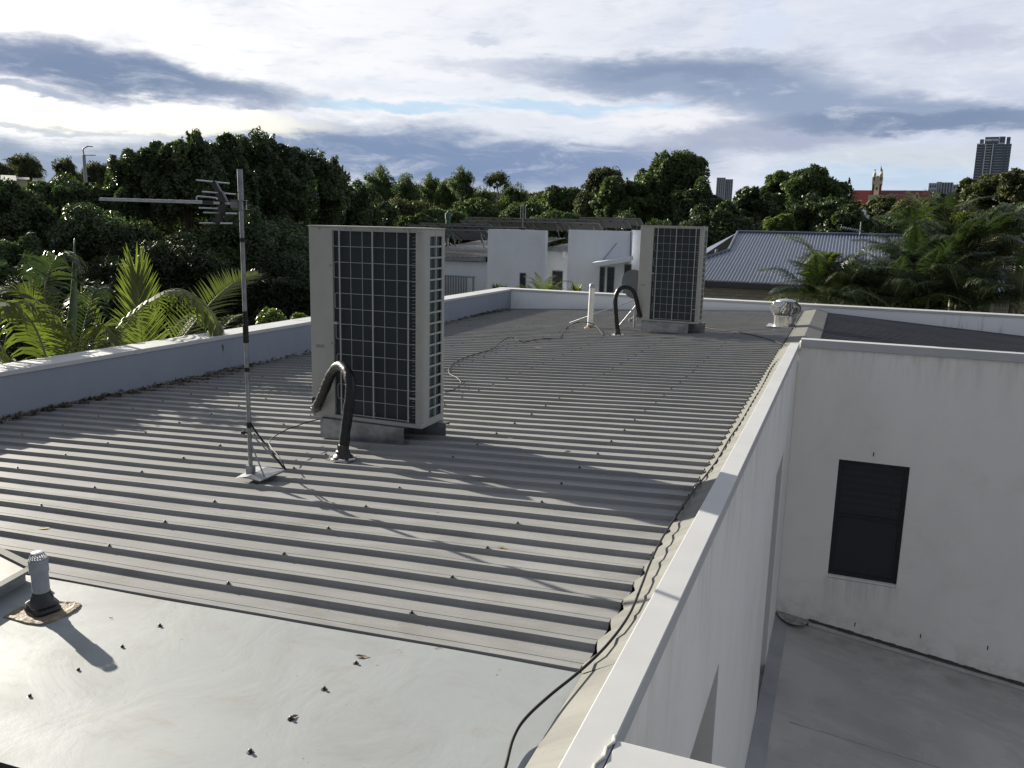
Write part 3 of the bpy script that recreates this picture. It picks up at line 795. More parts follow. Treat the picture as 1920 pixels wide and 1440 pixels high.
c6 = [onroof(x, y, u) for x, y, u in ((925, 1500, .01), (947, 1440, .012), (962, 1385, .02), (985, 1347, .03), (1032, 1303, .03), (1090, 1256, .035), (1140, 1207, .045), (1180, 1152, .06), (1204, 1095, .06), (1218, 1058, .055), (1240, 1012, .05), (1268, 968, .04), (1300, 921, .03), (1322, 893, .03), (1345, 862, .03), (1368, 822, .035), (1390, 790, .035), (1410, 755, .035), (1430, 722, .035), (1446, 690, .035), (1462, 672, .035))]
cable(c6, .0048, 'black cable winding along the flashing of the right parapet into the foreground', 160)

# ------------------------------------------------------------------ small roof fittings
vp = onroof(80, 1142); vx, vy = -2.72, 2.10; vz = zr(vx)
t = thing('vent_pipe', (vx, vy, vz), 'short weathered grey vent pipe with slotted cap in the left foreground', 'vent pipe')
b = MB(); b.tube([(vx, vy, vz+.05), (vx-.003, vy, vz+.21)], .030, 20); b.tube([(vx-.003, vy, vz+.155), (vx-.004, vy, vz+.205)], .034, 20); b.build('pipe', M['ventpipe'], t, smooth=True)
b = MB(); n_ = 20; zc_ = vz+.205; cx_ = vx-.004
for k in range(n_):                              # slotted cone cap: ribs with gaps between
    a0_, a1_ = 2*PI*k/n_, 2*PI*(k+.55)/n_
    for ra, rb, za, zb in ((.034, .022, zc_, zc_+.024),):
        ps = [(cx_+ra*math.cos(a0_), vy+ra*math.sin(a0_), za), (cx_+ra*math.cos(a1_), vy+ra*math.sin(a1_), za), (cx_+rb*math.cos(a1_), vy+rb*math.sin(a1_), zb), (cx_+rb*math.cos(a0_), vy+rb*math.sin(a0_), zb)]
        b.add(ps, [(0,1,2,3)])
b.lathe((cx_, vy, zc_+.0235), [(.0225, 0), (.021, .004), (.012, .006)], 20)
b.build('vent_cap', M['ventpipe'], t)
b = MB()
prof = [(.062, .052, .004), (.062, .052, .012), (.054, .046, .022), (.056, .048, .032), (.043, .040, .045), (.040, .038, .058), (.033, .033, .068), (.0315, .0315, .078)]
vs = []; nn = 24
for rx, ry, z in prof:
    for k in range(nn):
        a = 2*PI*k/nn+.6; sq = .55+.45*(1 if z > .05 else 0)
        ca, sa = math.cos(a), math.sin(a); m_ = (abs(ca)**(2/ (2 if z > .04 else 4)) , abs(sa)**(2/(2 if z > .04 else 4)))
        lx, ly = rx*math.copysign(m_[0], ca), ry*math.copysign(m_[1], sa)
        an = -.25; vs.append((vx+lx*math.cos(an)-ly*math.sin(an), vy+lx*math.sin(an)+ly*math.cos(an), vz+z))
fs = [(i*nn+k, i*nn+(k+1) % nn, (i+1)*nn+(k+1) % nn, (i+1)*nn+k) for i in range(len(prof)-1) for k in range(nn)]
b.add(vs, fs); b.build('rubber_boot', M['rubber'], t, smooth=True)
b = MB(); q = [onroof(x, y, .002) for x, y in ((6, 1156), (30, 1142), (50, 1136), (105, 1127), (150, 1131), (128, 1150), (72, 1170))]
qt = [p+np.array([0, 0, .006]) for p in q]; cen = sum(q)/len(q)
outer = bez(q+[q[0]], 56)[:-1]; rs = random.Random(3)
vs = []; k_ = len(outer)
for sc_, zz_ in ((1.03, .0), (.99, .007), (.86, .010), (.74, .005)):
    for i, p in enumerate(outer):
        w_ = 1+rs.uniform(-.02, .02); v = cen+(np.array(p)-cen)*sc_*w_; vs.append((v[0], v[1], zr(v[0])-.004+zz_+rs.uniform(-.0015, .0015)))
fs = [(i*k_+j, i*k_+(j+1) % k_, (i+1)*k_+(j+1) % k_, (i+1)*k_+j) for i in range(3) for j in range(k_)]
fs.append(tuple(range(3*k_, 4*k_)))
b.add(vs, fs); b.build('sealant_ring', M['sealant'], t)

wp = ony(1106, 613, 12.40); wz = zr(wp[0]); wt = ony(1109, 535, 12.40)[2]
t = thing('white_pipe', (wp[0], 12.4, wz), 'plain white upright pipe with grey cap near the far parapet', 'pipe')
b = MB(); b.tube([(wp[0], 12.4, wz), (wp[0]+.012, 12.4, wt)], .043, 20); b.build('pipe', M['pvc'], t, smooth=True)
b = MB(); b.lathe((wp[0]+.012, 12.4, wt), [(.046, -.04), (.046, .0), (.035, .022), (.012, .032)], 20); b.build('pipe_cap', M['galvdull'], t, smooth=True)
b = MB(); b.lathe((wp[0], 12.4, wz-.01), [(.09, 0), (.085, .018), (.055, .03), (.046, .05)], 20); b.build('rubber_boot', M['sealant'], t, smooth=True)

# satellite dish
dc = ony(1189, 536, 12.55)
t = thing('satellite_dish', (dc[0], dc[1], zr(dc[0])), 'dark grey satellite dish half hidden behind the far air conditioner', 'satellite dish')
nrm = np.array([.50, -.74, .45]); nrm /= np.linalg.norm(nrm); ux = np.cross(nrm, [0, 0, 1]); ux /= np.linalg.norm(ux); uy = np.cross(ux, nrm)
b = MB(); vs = []; nn = 36; rr = [0.02, .08, .14, .19, .225]
for side in (0, 1):
    for r in rr:
        for k in range(nn):
            a = 2*PI*k/nn; vs.append(dc+ux*r*math.cos(a)+uy*r*1.08*math.sin(a)-nrm*(r*r*-1.1+side*.006))
m_ = len(rr); fs = []
for s_ in (0, 1):
    o_ = s_*m_*nn
    fs += [(o_+i*nn+k, o_+i*nn+(k+1) % nn, o_+(i+1)*nn+(k+1) % nn, o_+(i+1)*nn+k) for i in range(m_-1) for k in range(nn)]
    fs.append(tuple(range(o_, o_+nn)))
fs += [((m_-1)*nn+k, (m_-1)*nn+(k+1) % nn, m_*nn+(m_-1)*nn+(k+1) % nn, m_*nn+(m_-1)*nn+k) for k in range(nn)]
b.add(vs, fs); b.build('dish', mat('dish grey paint', (.075, .085, .095), .45, .2, .08), t, smooth=True)
b = MB(); b.tube([dc+uy*.225*1.08+nrm*.05, dc+ux*.225+nrm*.05], .002, 4)
foot = np.array([dc[0]+.02, dc[1]+.05, zr(dc[0])])
b = MB(); b.tube([foot, dc+[.02, .05, -.12], dc-nrm*-.0+[0, .03, 0]], .016, 10); b.build('mast', M['galv'], t, smooth=True)
b = MB(); b.tube([ony(1190, 563, 12.5), ony(1110, 590, 12.65), onroof(1068, 605, .02)], .007, 8); b.build('long_stay', M['galv'], t)
b = MB(); b.tube([ony(1196, 568, 12.4), onroof(1160, 611, .01)], .007, 8); b.build('short_stay', M['galv'], t)
b = MB(); q0 = onroof(1182, 600, .03); b.tube([q0, q0+[.10, -.02, .10]], .012, 8); b.lathe(q0+[-.0, 0, -.015], [(.03, 0), (.03, .03), (.012, .04)], 12); b.box(q0[0]-.03, q0[0]+.08, q0[1]-.02, q0[1]+.02, q0[2]-.025, q0[2]-.015); b.build('bracket', M['galv'], t)

# roof ventilator
wx, wy = -.80, 13.05; wz = zr(wx)
t = thing('roof_ventilator', (wx, wy, wz), 'shiny round spinning roof ventilator beside the ridge capping', 'roof ventilator')
M['mill'] = mat('mill finish aluminium', (.62, .62, .60), .2, 1., .1, 14, .05, 20)
b = MB(); b.lathe((wx, wy, wz), [(.165, .0), (.165, .145), (.172, .15), (.172, .165)], 32); b.build('throat', M['mill'], t, smooth=True)
b = MB(); b.box(wx-.24, wx+.24, wy-.22, wy+.22, wz+.004, wz+.010); b.build('base_flashing', M['alu'], t)
b = MB(); b.lathe((wx, wy, wz+.168), [(.07, 0), (.085, .1), (.06, .2)], 20); b.build('turbine_core', M['galvdull'], t)
b = MB(); N = 22; H0 = wz+.168; HH = .215
for k in range(N):
    a0 = 2*PI*k/N; vs = []
    for i in range(9):
        u = i/8; th = -1.05+u*2.15; r = .225*math.cos(th)**.55 if math.cos(th) > 0 else 0
        r = .12+.105*math.sin(PI*min(1, max(0, .08+u*.9)))**.8; z = H0+HH*u
        tw = a0+.55*u
        vs.append((wx+r*math.cos(tw), wy+r*math.sin(tw), z)); vs.append((wx+(r-.035)*math.cos(tw+.22), wy+(r-.035)*math.sin(tw+.22), z))
    b.add(vs, [(2*i, 2*i+1, 2*i+3, 2*i+2) for i in range(8)])
b.build('turbine_blades', M['mill'], t, smooth='all', recalc=False)
b = MB(); b.lathe((wx, wy, H0+HH-.01), [(.145, 0), (.14, .012), (.10, .028), (.03, .036), (.008, .04), (.008, .05)], 28); b.build('turbine_cap', M['alu'], t, smooth=True)
b = MB(); b.lathe((wx, wy, H0-.006), [(.175, 0), (.178, .01), (.15, .014)], 28); b.build('turbine_ring', M['mill'], t)

# framed skylight corner at the left edge
s0 = np.array([-3.02, 2.29, 0]); t = thing('skylight', (-3.5, 2.2, zr(-3.5)), 'low framed roof skylight cut off by the left edge of the photo', 'skylight')
e_ = onz(61, 1064, -1.43); f_ = onz(0, 1098, -1.43)
dv = (f_-e_); dv /= np.linalg.norm(dv); pv = np.array([-.97, .24, 0])
g_ = onz(0, 1040, -1.43)-onz(44, 1062, -1.43); g_ /= np.linalg.norm(g_)
c_a = e_; c_b = e_+dv*.75; c_d = e_+g_*.75; c_c = c_b+g_*.75
for p in (c_a, c_b, c_c, c_d): p[2] = -1.43-.03*0
b = MB(); cc = [c_a, c_b, c_c, c_d]
for i in range(4):
    a_, b_ = cc[i].copy(), cc[(i+1) % 4].copy(); d_ = (b_-a_)/np.linalg.norm(b_-a_)
    b.bar(a_-d_*.01, b_+d_*.01, .035, .012)
b.build('frame', M['flash'], t)
b = MB(); b.poly([p-np.array([0, 0, .004]) for p in cc]); b.build('panel', mat('skylight sheet', (.07, .07, .068), .5, .2, .2, 9), t, recalc=False)
b = MB(); ce = sum(cc)/4
for i in range(4):
    a_, b_ = ce+(cc[i]-ce)*.93, ce+(cc[(i+1) % 4]-ce)*.93
    b.quad((a_[0], a_[1], -1.437), (b_[0], b_[1], -1.437), (b_[0], b_[1], zr(b_[0])-.004), (a_[0], a_[1], zr(a_[0])-.004))
b.build('upstand', M['galvdull'], t)

# fallen leaves and litter
M['yleaf'] = mat('yellow fallen leaf', (.42, .33, .12), .7, 0, .2, 60)
M['bleaf'] = mat('brown fallen leaf', (.19, .13, .07), .8, 0, .2, 60)
def fleaf(x, y, s, rot, m, label, up=-.003):
    c = onroof(x, y, up-.0) if y > 0 else None
    b = MB(); vs = []; cr_, sr_ = math.cos(rot), math.sin(rot); rl = random.Random(int(x*7+y))
    outl = [(-1, 0), (-.6, .28), (-.1, .42), (.45, .3), (1, .02), (.5, -.25), (0, -.34), (-.55, -.25)]
    for u, v in outl:
        u *= s*(1+rl.uniform(-.12, .12)); v *= s*(1+rl.uniform(-.2, .2))
        vs.append((c[0]+u*cr_-v*sr_, c[1]+u*sr_+v*cr_, c[2]+rl.uniform(0, .003)+abs(v)*.22))
    vs.append((c[0], c[1], c[2])); n_ = len(outl)
    b.add(vs, [(i, (i+1) % n_, n_) for i in range(n_)])
    return tag(b.build('fallen_leaf', m), label, 'leaf', 'dry leaves lying on the metal roof')
fleaf(680, 1232, .026, .2, M['bleaf'], 'brown curled leaf in the middle of the pale flat front sheet')
fleaf(549, 1346, .020, 1.2, M['bleaf'], 'crumpled brown leaf nearest the camera on the pale front sheet')
fleaf(822, 1217, .015, .1, M['bleaf'], 'small yellowish leaf at the edge between the ribbed and flat sheets')
fleaf(1009, 652, .05, .1, M['yleaf'], 'pale yellow leaf in the middle of the far half of the ribbed roof', .012)
fleaf(1065, 847, .028, .6, M['bleaf'], 'curled brown leaf on the ribs right of the nearer air conditioner')
fleaf(956, 822, .028, .0, M['bleaf'], 'thin dry leaf just right of the nearer air conditioner mount')
fleaf(1415, 700, .03, .1, M['yleaf'], 'pale leaf on the ribs close to the right flashing', .01)
fleaf(942, 1028, .028, .1, M['yleaf'], 'flat yellow leaf on the ribs beside a screw in the centre foreground', -.021)
fleaf(84, 991, .035, .3, M['yleaf'], 'light yellow leaf on the ribs above the vent pipe', -.021)
fleaf(1120, 1245, .012, .9, M['yleaf'], 'tiny pale leaf under the black cable by the flashing')
fleaf(208, 1159, .008, .4, M['bleaf'], 'small dark speck of leaf right of the vent pipe base')
fleaf(807, 951, .012, .4, M['bleaf'], 'small reddish leaf on the ribs between the mast and the parapet')
fleaf(925, 724, .02, .1, M['yleaf'], 'bleached scrap of leaf right of the nearer unit next to the long cable', .0)
# gutter litter along the left parapet
n = 6000; yy = 3.6+RNG.random(n)**1.0*12.0; xx = XL+.01+np.abs(RNG.normal(0, .075, n))*(1+.7*np.sin(yy*2.1)); dens = (.5+.5*np.sin(yy*1.3+.4*np.sin(yy*4)))
k = RNG.random(n) < .25+.75*dens; xx, yy = xx[k], yy[k]; n = len(xx)
C = np.stack([xx, yy, A0+S0*xx-.015+RNG.random(n)*.05*np.exp(-(xx-XL)*9)], 1)
d1 = RNG.normal(size=(n, 3)); d1[:, 2] *= .5; d1 /= np.linalg.norm(d1, axis=1)[:, None]
d2 = np.cross(d1, RNG.normal(size=(n, 3))); d2 /= np.linalg.norm(d2, axis=1)[:, None]
L = (.012+.03*RNG.random(n)**2)[:, None]; Wd = L*(.12+.35*RNG.random((n, 1)))
V = np.stack([C-d1*L, C+d2*Wd, C+d1*L, C-d2*Wd], 1).reshape(-1, 3)
tag(npmesh('leaf_litter', V, np.arange(4*n).reshape(-1, 4), M['drylitter'], RNG.random(n)), 'dry leaf litter piled along the foot of the left parapet', 'leaf litter', kind='stuff')
#@@PART2
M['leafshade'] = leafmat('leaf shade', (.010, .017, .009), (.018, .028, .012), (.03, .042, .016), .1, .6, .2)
# ------------------------------------------------------------------ vegetation
def unit(v): return v/np.linalg.norm(v, axis=-1, keepdims=True)
def leafcards(C, Nn, L, Wr, rng):
    n = len(C); T = rng.normal(size=(n, 3)); T = unit(T-Nn*(T*Nn).sum(1)[:, None]); Bv = np.cross(Nn, T)
    L = L[:, None]; W = L*Wr
    V = np.stack([C-T*L, C-T*L*.1+Bv*W, C+T*L, C-T*L*.1-Bv*W], 1).reshape(-1, 3)
    return V
def crown_mesh(R, nl, n, ls, lr=.38, seed=1, flat=1., wr=.42, hollow=.5, gap=0., low=-.75, shoots=110):
    """leaf cards spread over many overlapping leafy lobes inside an ellipsoid R"""
    rng = np.random.default_rng(seed); R = np.array(R, float); nl = int(nl*3.2); lr = lr*.62; n = int(n*1.7); ls = ls*.72
    D = unit(rng.normal(size=(nl, 3))); D[:, 2] = np.where(D[:, 2] < low, -D[:, 2], D[:, 2])
    rad = .30+.66*rng.random(nl)**.6; Lc = D*rad[:, None]
    lobr = lr*(.6+.75*rng.random(nl))
    w = lobr**2; w /= w.sum(); idx = rng.choice(nl, n, p=w)
    d = unit(rng.normal(size=(n, 3))); d[:, 2] *= flat
    d[:, 2] = np.where((d[:, 2] < -.3) & (rng.random(n) < .6), -d[:, 2], d[:, 2])
    bend = rng.normal(size=(3, 3))*2.2; bph = rng.random(3)*6
    # sub-clumps: quantise directions a little so that tufts and gaps appear
    nt_ = 26; td = unit(rng.normal(size=(nl, nt_, 3))); pick = rng.integers(0, nt_, n)
    tuft = td[idx, pick]; d = unit(d*.85+tuft*.5*(1 if gap == 0 else 2.0))
    rr = hollow+(1.08-hollow)*rng.random(n)**.55+np.abs(rng.normal(0, .07, n))
    P = Lc[idx]+d*(lobr[idx]*rr)[:, None]; P = P+.085*np.sin(P@bend*1.6+bph)+.03*np.sin(P@bend.T*4.1+bph[::-1]); P = P*R
    Nn = unit(d*.8+rng.normal(size=(n, 3))*.75+np.array([0, 0, .35]))
    L = ls*(.55+.9*rng.random(n))
    V = leafcards(P, Nn, L, wr, rng)
    tl = rng.random(nl)*.45+.1; tint = np.clip(tl[idx]+rng.normal(0, .16, n)+(rng.random(n) < .04)*.35+.12*(Lc[idx][:, 2]+d[:, 2]*lobr[idx]), 0, 1)
    # thick inner foliage
    m = n//6; di = unit(rng.normal(size=(m, 3)))*(rng.random((m, 1))**.5); ii = rng.integers(0, nl, m)
    Pi = (Lc[ii]*.8+di*(lobr[ii]*.55)[:, None])*R; Ni = unit(rng.normal(size=(m, 3)))
    V2 = leafcards(Pi, Ni, ls*2.4*(.6+.6*rng.random(m)), .7, rng)
    V = np.concatenate([V, V2]); tint = np.concatenate([tint, rng.random(m)*.3])
    # loose shoots that break the outline
    S3 = []; up_l = np.argsort(-Lc[:, 2]-rng.random(nl)*.6)
    for i in range(shoots):
        k = up_l[int(rng.random()**1.3*nl*.8)]; dd = unit(rng.normal(size=3)+np.array([0, 0, .9])); p0 = (Lc[k]+dd*lobr[k]*.8)*R
        ln = lobr[k]*R.mean()*rng.uniform(.15, .55); ax = unit(dd*.6+np.array([rng.normal()*.3, rng.normal()*.3, .6])); kk = 16
        u = rng.random((kk, 1)); S3.append(p0+ax*ln*u+rng.normal(size=(kk, 3))*ln*.11*(1.15-u))
    if S3:
        S3 = np.concatenate(S3); V3 = leafcards(S3, unit(rng.normal(size=(len(S3), 3))+np.array([0, 0, .3])), ls*(.6+.7*rng.random(len(S3))), wr, rng)
        V = np.concatenate([V, V3]); tint = np.concatenate([tint, np.clip(.55+rng.normal(0, .18, len(S3)), 0, 1)])
    return V, np.arange(len(V)).reshape(-1, 4), tint, Lc*R, lobr
def trunk_mb(base, top, r0, limbs, rng):
    b = MB(); base = np.array(base, float); top = np.array(top, float); m = (base+top)/2+np.array([rng.normal()*.2, rng.normal()*.2, 0])*r0*3
    b.tube(bez([base, m, top], 8), np.linspace(r0, r0*.5, 9)[:len(bez([base, m, top], 8))], 8)
    for q in limbs:
        q = np.array(q); s_ = base+(top-base)*rng.uniform(.55, .98); mid = (s_+q)/2+np.array([0, 0, -.08])*np.linalg.norm(q-s_)
        P = bez([s_, mid, q], 6); b.tube(P, np.linspace(r0*.38, r0*.10, len(P)), 6)
    return b
PROTO = {}
def at_az(px, py, dist):
    d = ray(px, py); h = math.hypot(d[0], d[1]); return d*(dist/h)
def tree(px, top, hw, dist, label, m='leafmid', aspect=.75, n=9000, ls=None, nl=22, seed=None, name='tree', cat='tree', grp='trees beyond the roof', lr=.38, share=None, depth=.85, gap=0., flat=1., wr=.42, zc=None, low=-.55, base=GZ):
    """tree whose crown top shows at pixel (px, top) with half width hw px at a ground distance"""
    p = at_az(px, top, dist); ax = p@CF
    rx = hw/F*ax; rz = rx*aspect
    c = np.array([p[0], p[1], p[2]-rz*1.04])
    t = thing(name, (c[0], c[1], base), label, cat, grp)
    rng = np.random.default_rng(seed or int(px*3+top))
    if share:
        key = share
        if key not in PROTO:
            V, Fq, tint, Lc, lobr = crown_mesh((1, 1, 1), nl, n, ls or .045, lr, seed=len(PROTO)*11+5, gap=gap, flat=flat, wr=wr, low=low)
            me_o = npmesh('crown', V, Fq, M[m], tint); PROTO[key] = (me_o.data, Lc); bpy.data.objects.remove(me_o)
        me, Lc = PROTO[key]
        o = bpy.data.objects.new('crown', me); COL.objects.link(o); o.parent = t
        o.location = (0, 0, c[2]-base); o.scale = (rx, rx*depth, rz); o.rotation_euler = (0, 0, rng.uniform(0, 6.28))
        Lr = Lc*np.array([rx, rx*depth, rz])*.6
    else:
        V, Fq, tint, Lc, lobr = crown_mesh((rx, rx*depth, rz), nl, n, (ls or .10), lr, seed=seed or int(px*3+top), gap=gap, flat=flat, wr=wr, low=low)
        npmesh('crown', V+c, Fq, M[m], tint, parent=t); Lr = Lc*.8
    r0 = max(.12, min(.45, rx*.08)); top_ = c+np.array([0, 0, -rz*.1])
    k = rng.choice(len(Lr), min(6, len(Lr)), replace=False)
    trunk_mb((c[0], c[1], base), top_, r0, [c+Lr[i] for i in k], rng).build('trunk', M['bark'], t, smooth='all')
    return t
# the big dark stand on the left, tree by tree
LG = 'dense dark trees standing beyond the left parapet'
T = tree
T(345, 249, 74, 30, 'tall dark tree whose pale leafy tip is the highest point left of the antenna pole', 'leafdark', 1.35, 42000, .085, 34, grp=LG, lr=.30)
T(500, 252, 92, 33, 'broad dark tree rising directly right behind the antenna pole', 'leafdark', 1.25, 46000, .09, 36, grp=LG, lr=.28)
T(423, 262, 55, 31, 'dark tree with a thin twiggy top right above the antenna boom', 'leafdark', 1.6, 26000, .085, 26, grp=LG, lr=.28)
T(262, 276, 72, 31, 'dark leafy tree left of the tallest one, over the antenna boom', 'leafdark', 1.25, 34000, .085, 30, grp=LG, lr=.3)
T(590, 288, 78, 36, 'dark tree behind the top left corner of the nearer air conditioner', 'leafdark', 1.3, 34000, .09, 30, grp=LG, lr=.3)
T(655, 345, 66, 38, 'rounded dark tree stepping down to the right end of the left stand', 'leafdark', 1.3, 22000, .09, 26, grp=LG, lr=.3)
T(120, 330, 120, 32, 'wide lower dark tree filling the left edge above the palms', 'leafdark', 1.0, 42000, .085, 34, grp=LG, lr=.3)
T(10, 345, 90, 30, 'dark tree cut by the left edge of the photo', 'leafdark', 1.1, 24000, .085, 26, grp=LG, lr=.3)
T(200, 400, 130, 27, 'low dark tree mass behind the upright palm frond', 'leafdark', .9, 30000, .08, 30, grp=LG, lr=.32)
T(470, 400, 150, 28, 'low dark tree mass behind the right hand palm frond', 'leafdark', .9, 34000, .08, 30, grp=LG, lr=.32)
T(640, 440, 90, 30, 'low dark tree directly behind the nearer air conditioner', 'leafdark', 1.0, 16000, .09, 24, grp=LG, lr=.32)
T(40, 460, 120, 26, 'low shaded tree behind the leftmost palm', 'leafdark', .9, 22000, .08, 26, grp=LG, lr=.32)
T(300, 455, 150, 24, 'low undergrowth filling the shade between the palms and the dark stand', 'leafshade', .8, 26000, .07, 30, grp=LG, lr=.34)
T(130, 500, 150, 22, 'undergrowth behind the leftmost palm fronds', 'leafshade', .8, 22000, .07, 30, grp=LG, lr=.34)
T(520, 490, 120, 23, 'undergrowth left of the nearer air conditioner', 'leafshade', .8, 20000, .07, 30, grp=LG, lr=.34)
# distant trees on the left skyline
FG = 'trees on the far skyline'
T(45, 288, 34, 95, 'small round tree on the skyline at the far left', 'leafolive', 1.1, 9000, .05, 20, share='a', grp=FG)
T(122, 292, 26, 95, 'small pointed tree on the skyline left of the street lamp', 'leafolive', 1.3, share='b', n=8000, ls=.055, nl=16, grp=FG)
T(180, 303, 34, 95, 'low bushy tree on the skyline right behind the street lamp', 'leafolive', .9, share='a', grp=FG)
T(0, 300, 30, 90, 'low tree on the skyline cut by the left edge', 'leafolive', 1.1, share='b', grp=FG)
T(628, 291, 13, 70, 'thin pine tip poking up at the right shoulder of the dark stand', 'leafdark', 2.2, share='c', n=3500, ls=.09, nl=20, gap=1, grp=FG, lr=.25)
for x, y, h, d, lab in ((712, 320, 40, 105, 'first skyline tree right of the dark stand'), (762, 331, 38, 110, 'flat topped skyline tree above the nearer unit right half'), (806, 326, 30, 115, 'skyline tree with twin domes left of the tall puffy one'), (838, 340, 26, 105, 'low skyline tree at the foot of the tall puffy one'),
                   (866, 314, 31, 100, 'tall puffy skyline tree leaning over the pale strip of sky'), (905, 352, 30, 110, 'low skyline tree under the pale strip of sky'), (962, 345, 34, 100, 'round skyline tree left of the red roof'), (1002, 372, 22, 110, 'small skyline tree in front of the red roof'),
                   (1024, 362, 16, 125, 'tiny skyline tree beside the red roof')):
    T(x, y, h, d, lab, 'leafolive' if x % 2 else 'leafmid', 1.25, share='d%d' % (x % 3), n=11000, ls=.045, nl=20, grp=FG)
T(934, 320, 27, 98, 'thin open gum tree against the dark cloud', 'leafolive', .8, share='e', n=2600, ls=.06, nl=14, gap=1, grp=FG)
MG = 'middle distance trees behind the white neighbour house'
T(1056, 352, 45, 70, 'sunlit bright green round tree left of the big fig', 'leafmid', .85, 12000, .17, 26, grp=MG)
T(760, 378, 55, 75, 'olive brown tree between the dark stand and the skyline', 'leafolive', .8, 11000, .18, 24, grp=MG)
T(700, 372, 50, 68, 'dark green tree at the right foot of the left stand', 'leafdark', .9, 11000, .17, 24, grp=MG)
T(785, 404, 38, 55, 'low clipped looking dark hedge tree behind the panels', 'leafmid', .5, 8000, .12, 18, grp=MG)
T(890, 378, 55, 68, 'broad green tree above the solar panels', 'leafmid', .7, 11000, .17, 24, grp=MG)
T(985, 384, 50, 62, 'green tree above the middle of the solar panels', 'leafmid', .7, 11000, .16, 24, grp=MG)
T(830, 395, 50, 62, 'green shrubby tree left of the green roof cylinder', 'leafmid', .6, 9000, .16, 22, grp=MG)
T(1045, 400, 60, 58, 'dark shrubby tree just over the right solar panels', 'leafmid', .6, 9000, .15, 22, grp=MG)
T(1135, 316, 40, 82, 'open gum tree leaning left beside the big fig', 'leafolive', 1.0, 7000, .2, 20, grp=MG, gap=1)
T(1110, 368, 42, 66, 'grey green tree under the leaning gum', 'leafolive', .9, 8000, .17, 20, grp=MG)
T(1262, 288, 82, 58, 'huge rounded fig tree, the tallest behind the far air conditioner', 'leafmid', 1.05, 38000, .15, 44, grp=MG, lr=.27)
T(1175, 322, 58, 56, 'left shoulder of the fig group, a rounded green tree', 'leafmid', 1.1, 22000, .15, 32, grp=MG, lr=.28)
T(1310, 345, 55, 54, 'dark tree at the right foot of the huge fig', 'leafdark', 1.2, 16000, .15, 26, grp=MG, lr=.3)
T(1360, 385, 70, 48, 'low black green tree between the far unit and the blue roof', 'leafdark', .9, 18000, .12, 26, grp=MG, lr=.32)
T(1190, 400, 80, 50, 'low dark tree hidden behind the far unit', 'leafdark', .8, 14000, .12, 26, grp=MG, lr=.32)
T(1530, 316, 74, 66, 'broad domed tree left of the school tower', 'leafmid', .95, 26000, .17, 36, grp=MG, lr=.28)
T(1475, 321, 52, 68, 'left dome of the broad tree group above the blue roof', 'leafmid', .95, 17000, .17, 28, grp=MG, lr=.3)
T(1425, 352, 50, 62, 'sloping tree between the apartment block and the domed tree', 'leafdark', .9, 12000, .16, 24, grp=MG, lr=.3)
T(1535, 362, 75, 52, 'darkest rounded tree behind the ridge of the blue roof', 'leafdark', .85, 22000, .13, 30, grp=MG, lr=.3)
T(1585, 385, 50, 50, 'dark tree touching the right end of the blue ridge', 'leafdark', .9, 12000, .13, 24, grp=MG, lr=.3)
T(1463, 402, 27, 38, 'small yellow green tree peeping over the blue ridge', 'leafbright', .9, 7000, .09, 18, grp=MG)
for x, y, h, d, lab, mm in ((1655, 372, 40, 92, 'grey green tree in front of the school dormer', 'leafolive'), (1720, 376, 50, 88, 'olive tree in front of the middle of the school roof', 'leafolive'), (1690, 398, 70, 72, 'wide dark tree below the school', 'leafdark'),
                      (1640, 420, 45, 66, 'low olive tree beside the white box building', 'leafolive'), (1765, 398, 50, 75, 'dark tree below the glass apartment blocks', 'leafdark')):
    T(x, y, h, d, lab, mm, .8, 9000, .2, 24, grp=FG)
T(1822, 341, 30, 80, 'open gum tree left of the foot of the tall tower', 'leafolive', .9, 8000, .2, 22, gap=1, grp=FG)
T(1862, 334, 44, 76, 'olive tree covering the foot of the tall tower', 'leafolive', 1.0, 10000, .19, 24, grp=FG)
T(1912, 320, 34, 74, 'gum tree with spreading top at the right edge', 'leafolive', 1.0, 7000, .19, 20, gap=1, grp=FG)
T(1890, 385, 60, 62, 'dark tree behind the power pole', 'leafdark', .9, 10000, .17, 24, grp=FG)
T(1815, 405, 60, 60, 'dark tree between the palms and the gums', 'leafdark', .8, 10000, .17, 24, grp=FG)
BG_ = 'bushes behind the palms on the right'
T(1865, 430, 60, 26, 'glossy dark bush in front of the power pole', 'leafdark', .7, 12000, .05, 24, grp=BG_)
T(1795, 428, 55, 30, 'brownish green bush behind the right palms', 'leafolive', .6, 9000, .06, 20, grp=BG_)
T(1915, 440, 45, 25, 'shaded bush at the right edge above the white house', 'leafdark', .8, 8000, .05, 20, grp=BG_)
# yellow green shrubs peeping over the left parapet
SG = 'yellow green shrubs over the left parapet'
T(505, 580, 34, 12.5, 'yellow green shrub over the parapet right of the pole', 'leafbright', 1.1, 5000, .028, 18, name='shrub', cat='shrub', grp=SG)
T(562, 592, 28, 13.5, 'yellow green shrub touching the left side of the nearer air conditioner', 'leafbright', 1.1, 4000, .028, 16, name='shrub', cat='shrub', grp=SG)
T(455, 612, 24, 11.5, 'shaded shrub low over the parapet left of the pole', 'leafbright', 1.0, 3000, .026, 16, name='shrub', cat='shrub', grp=SG)
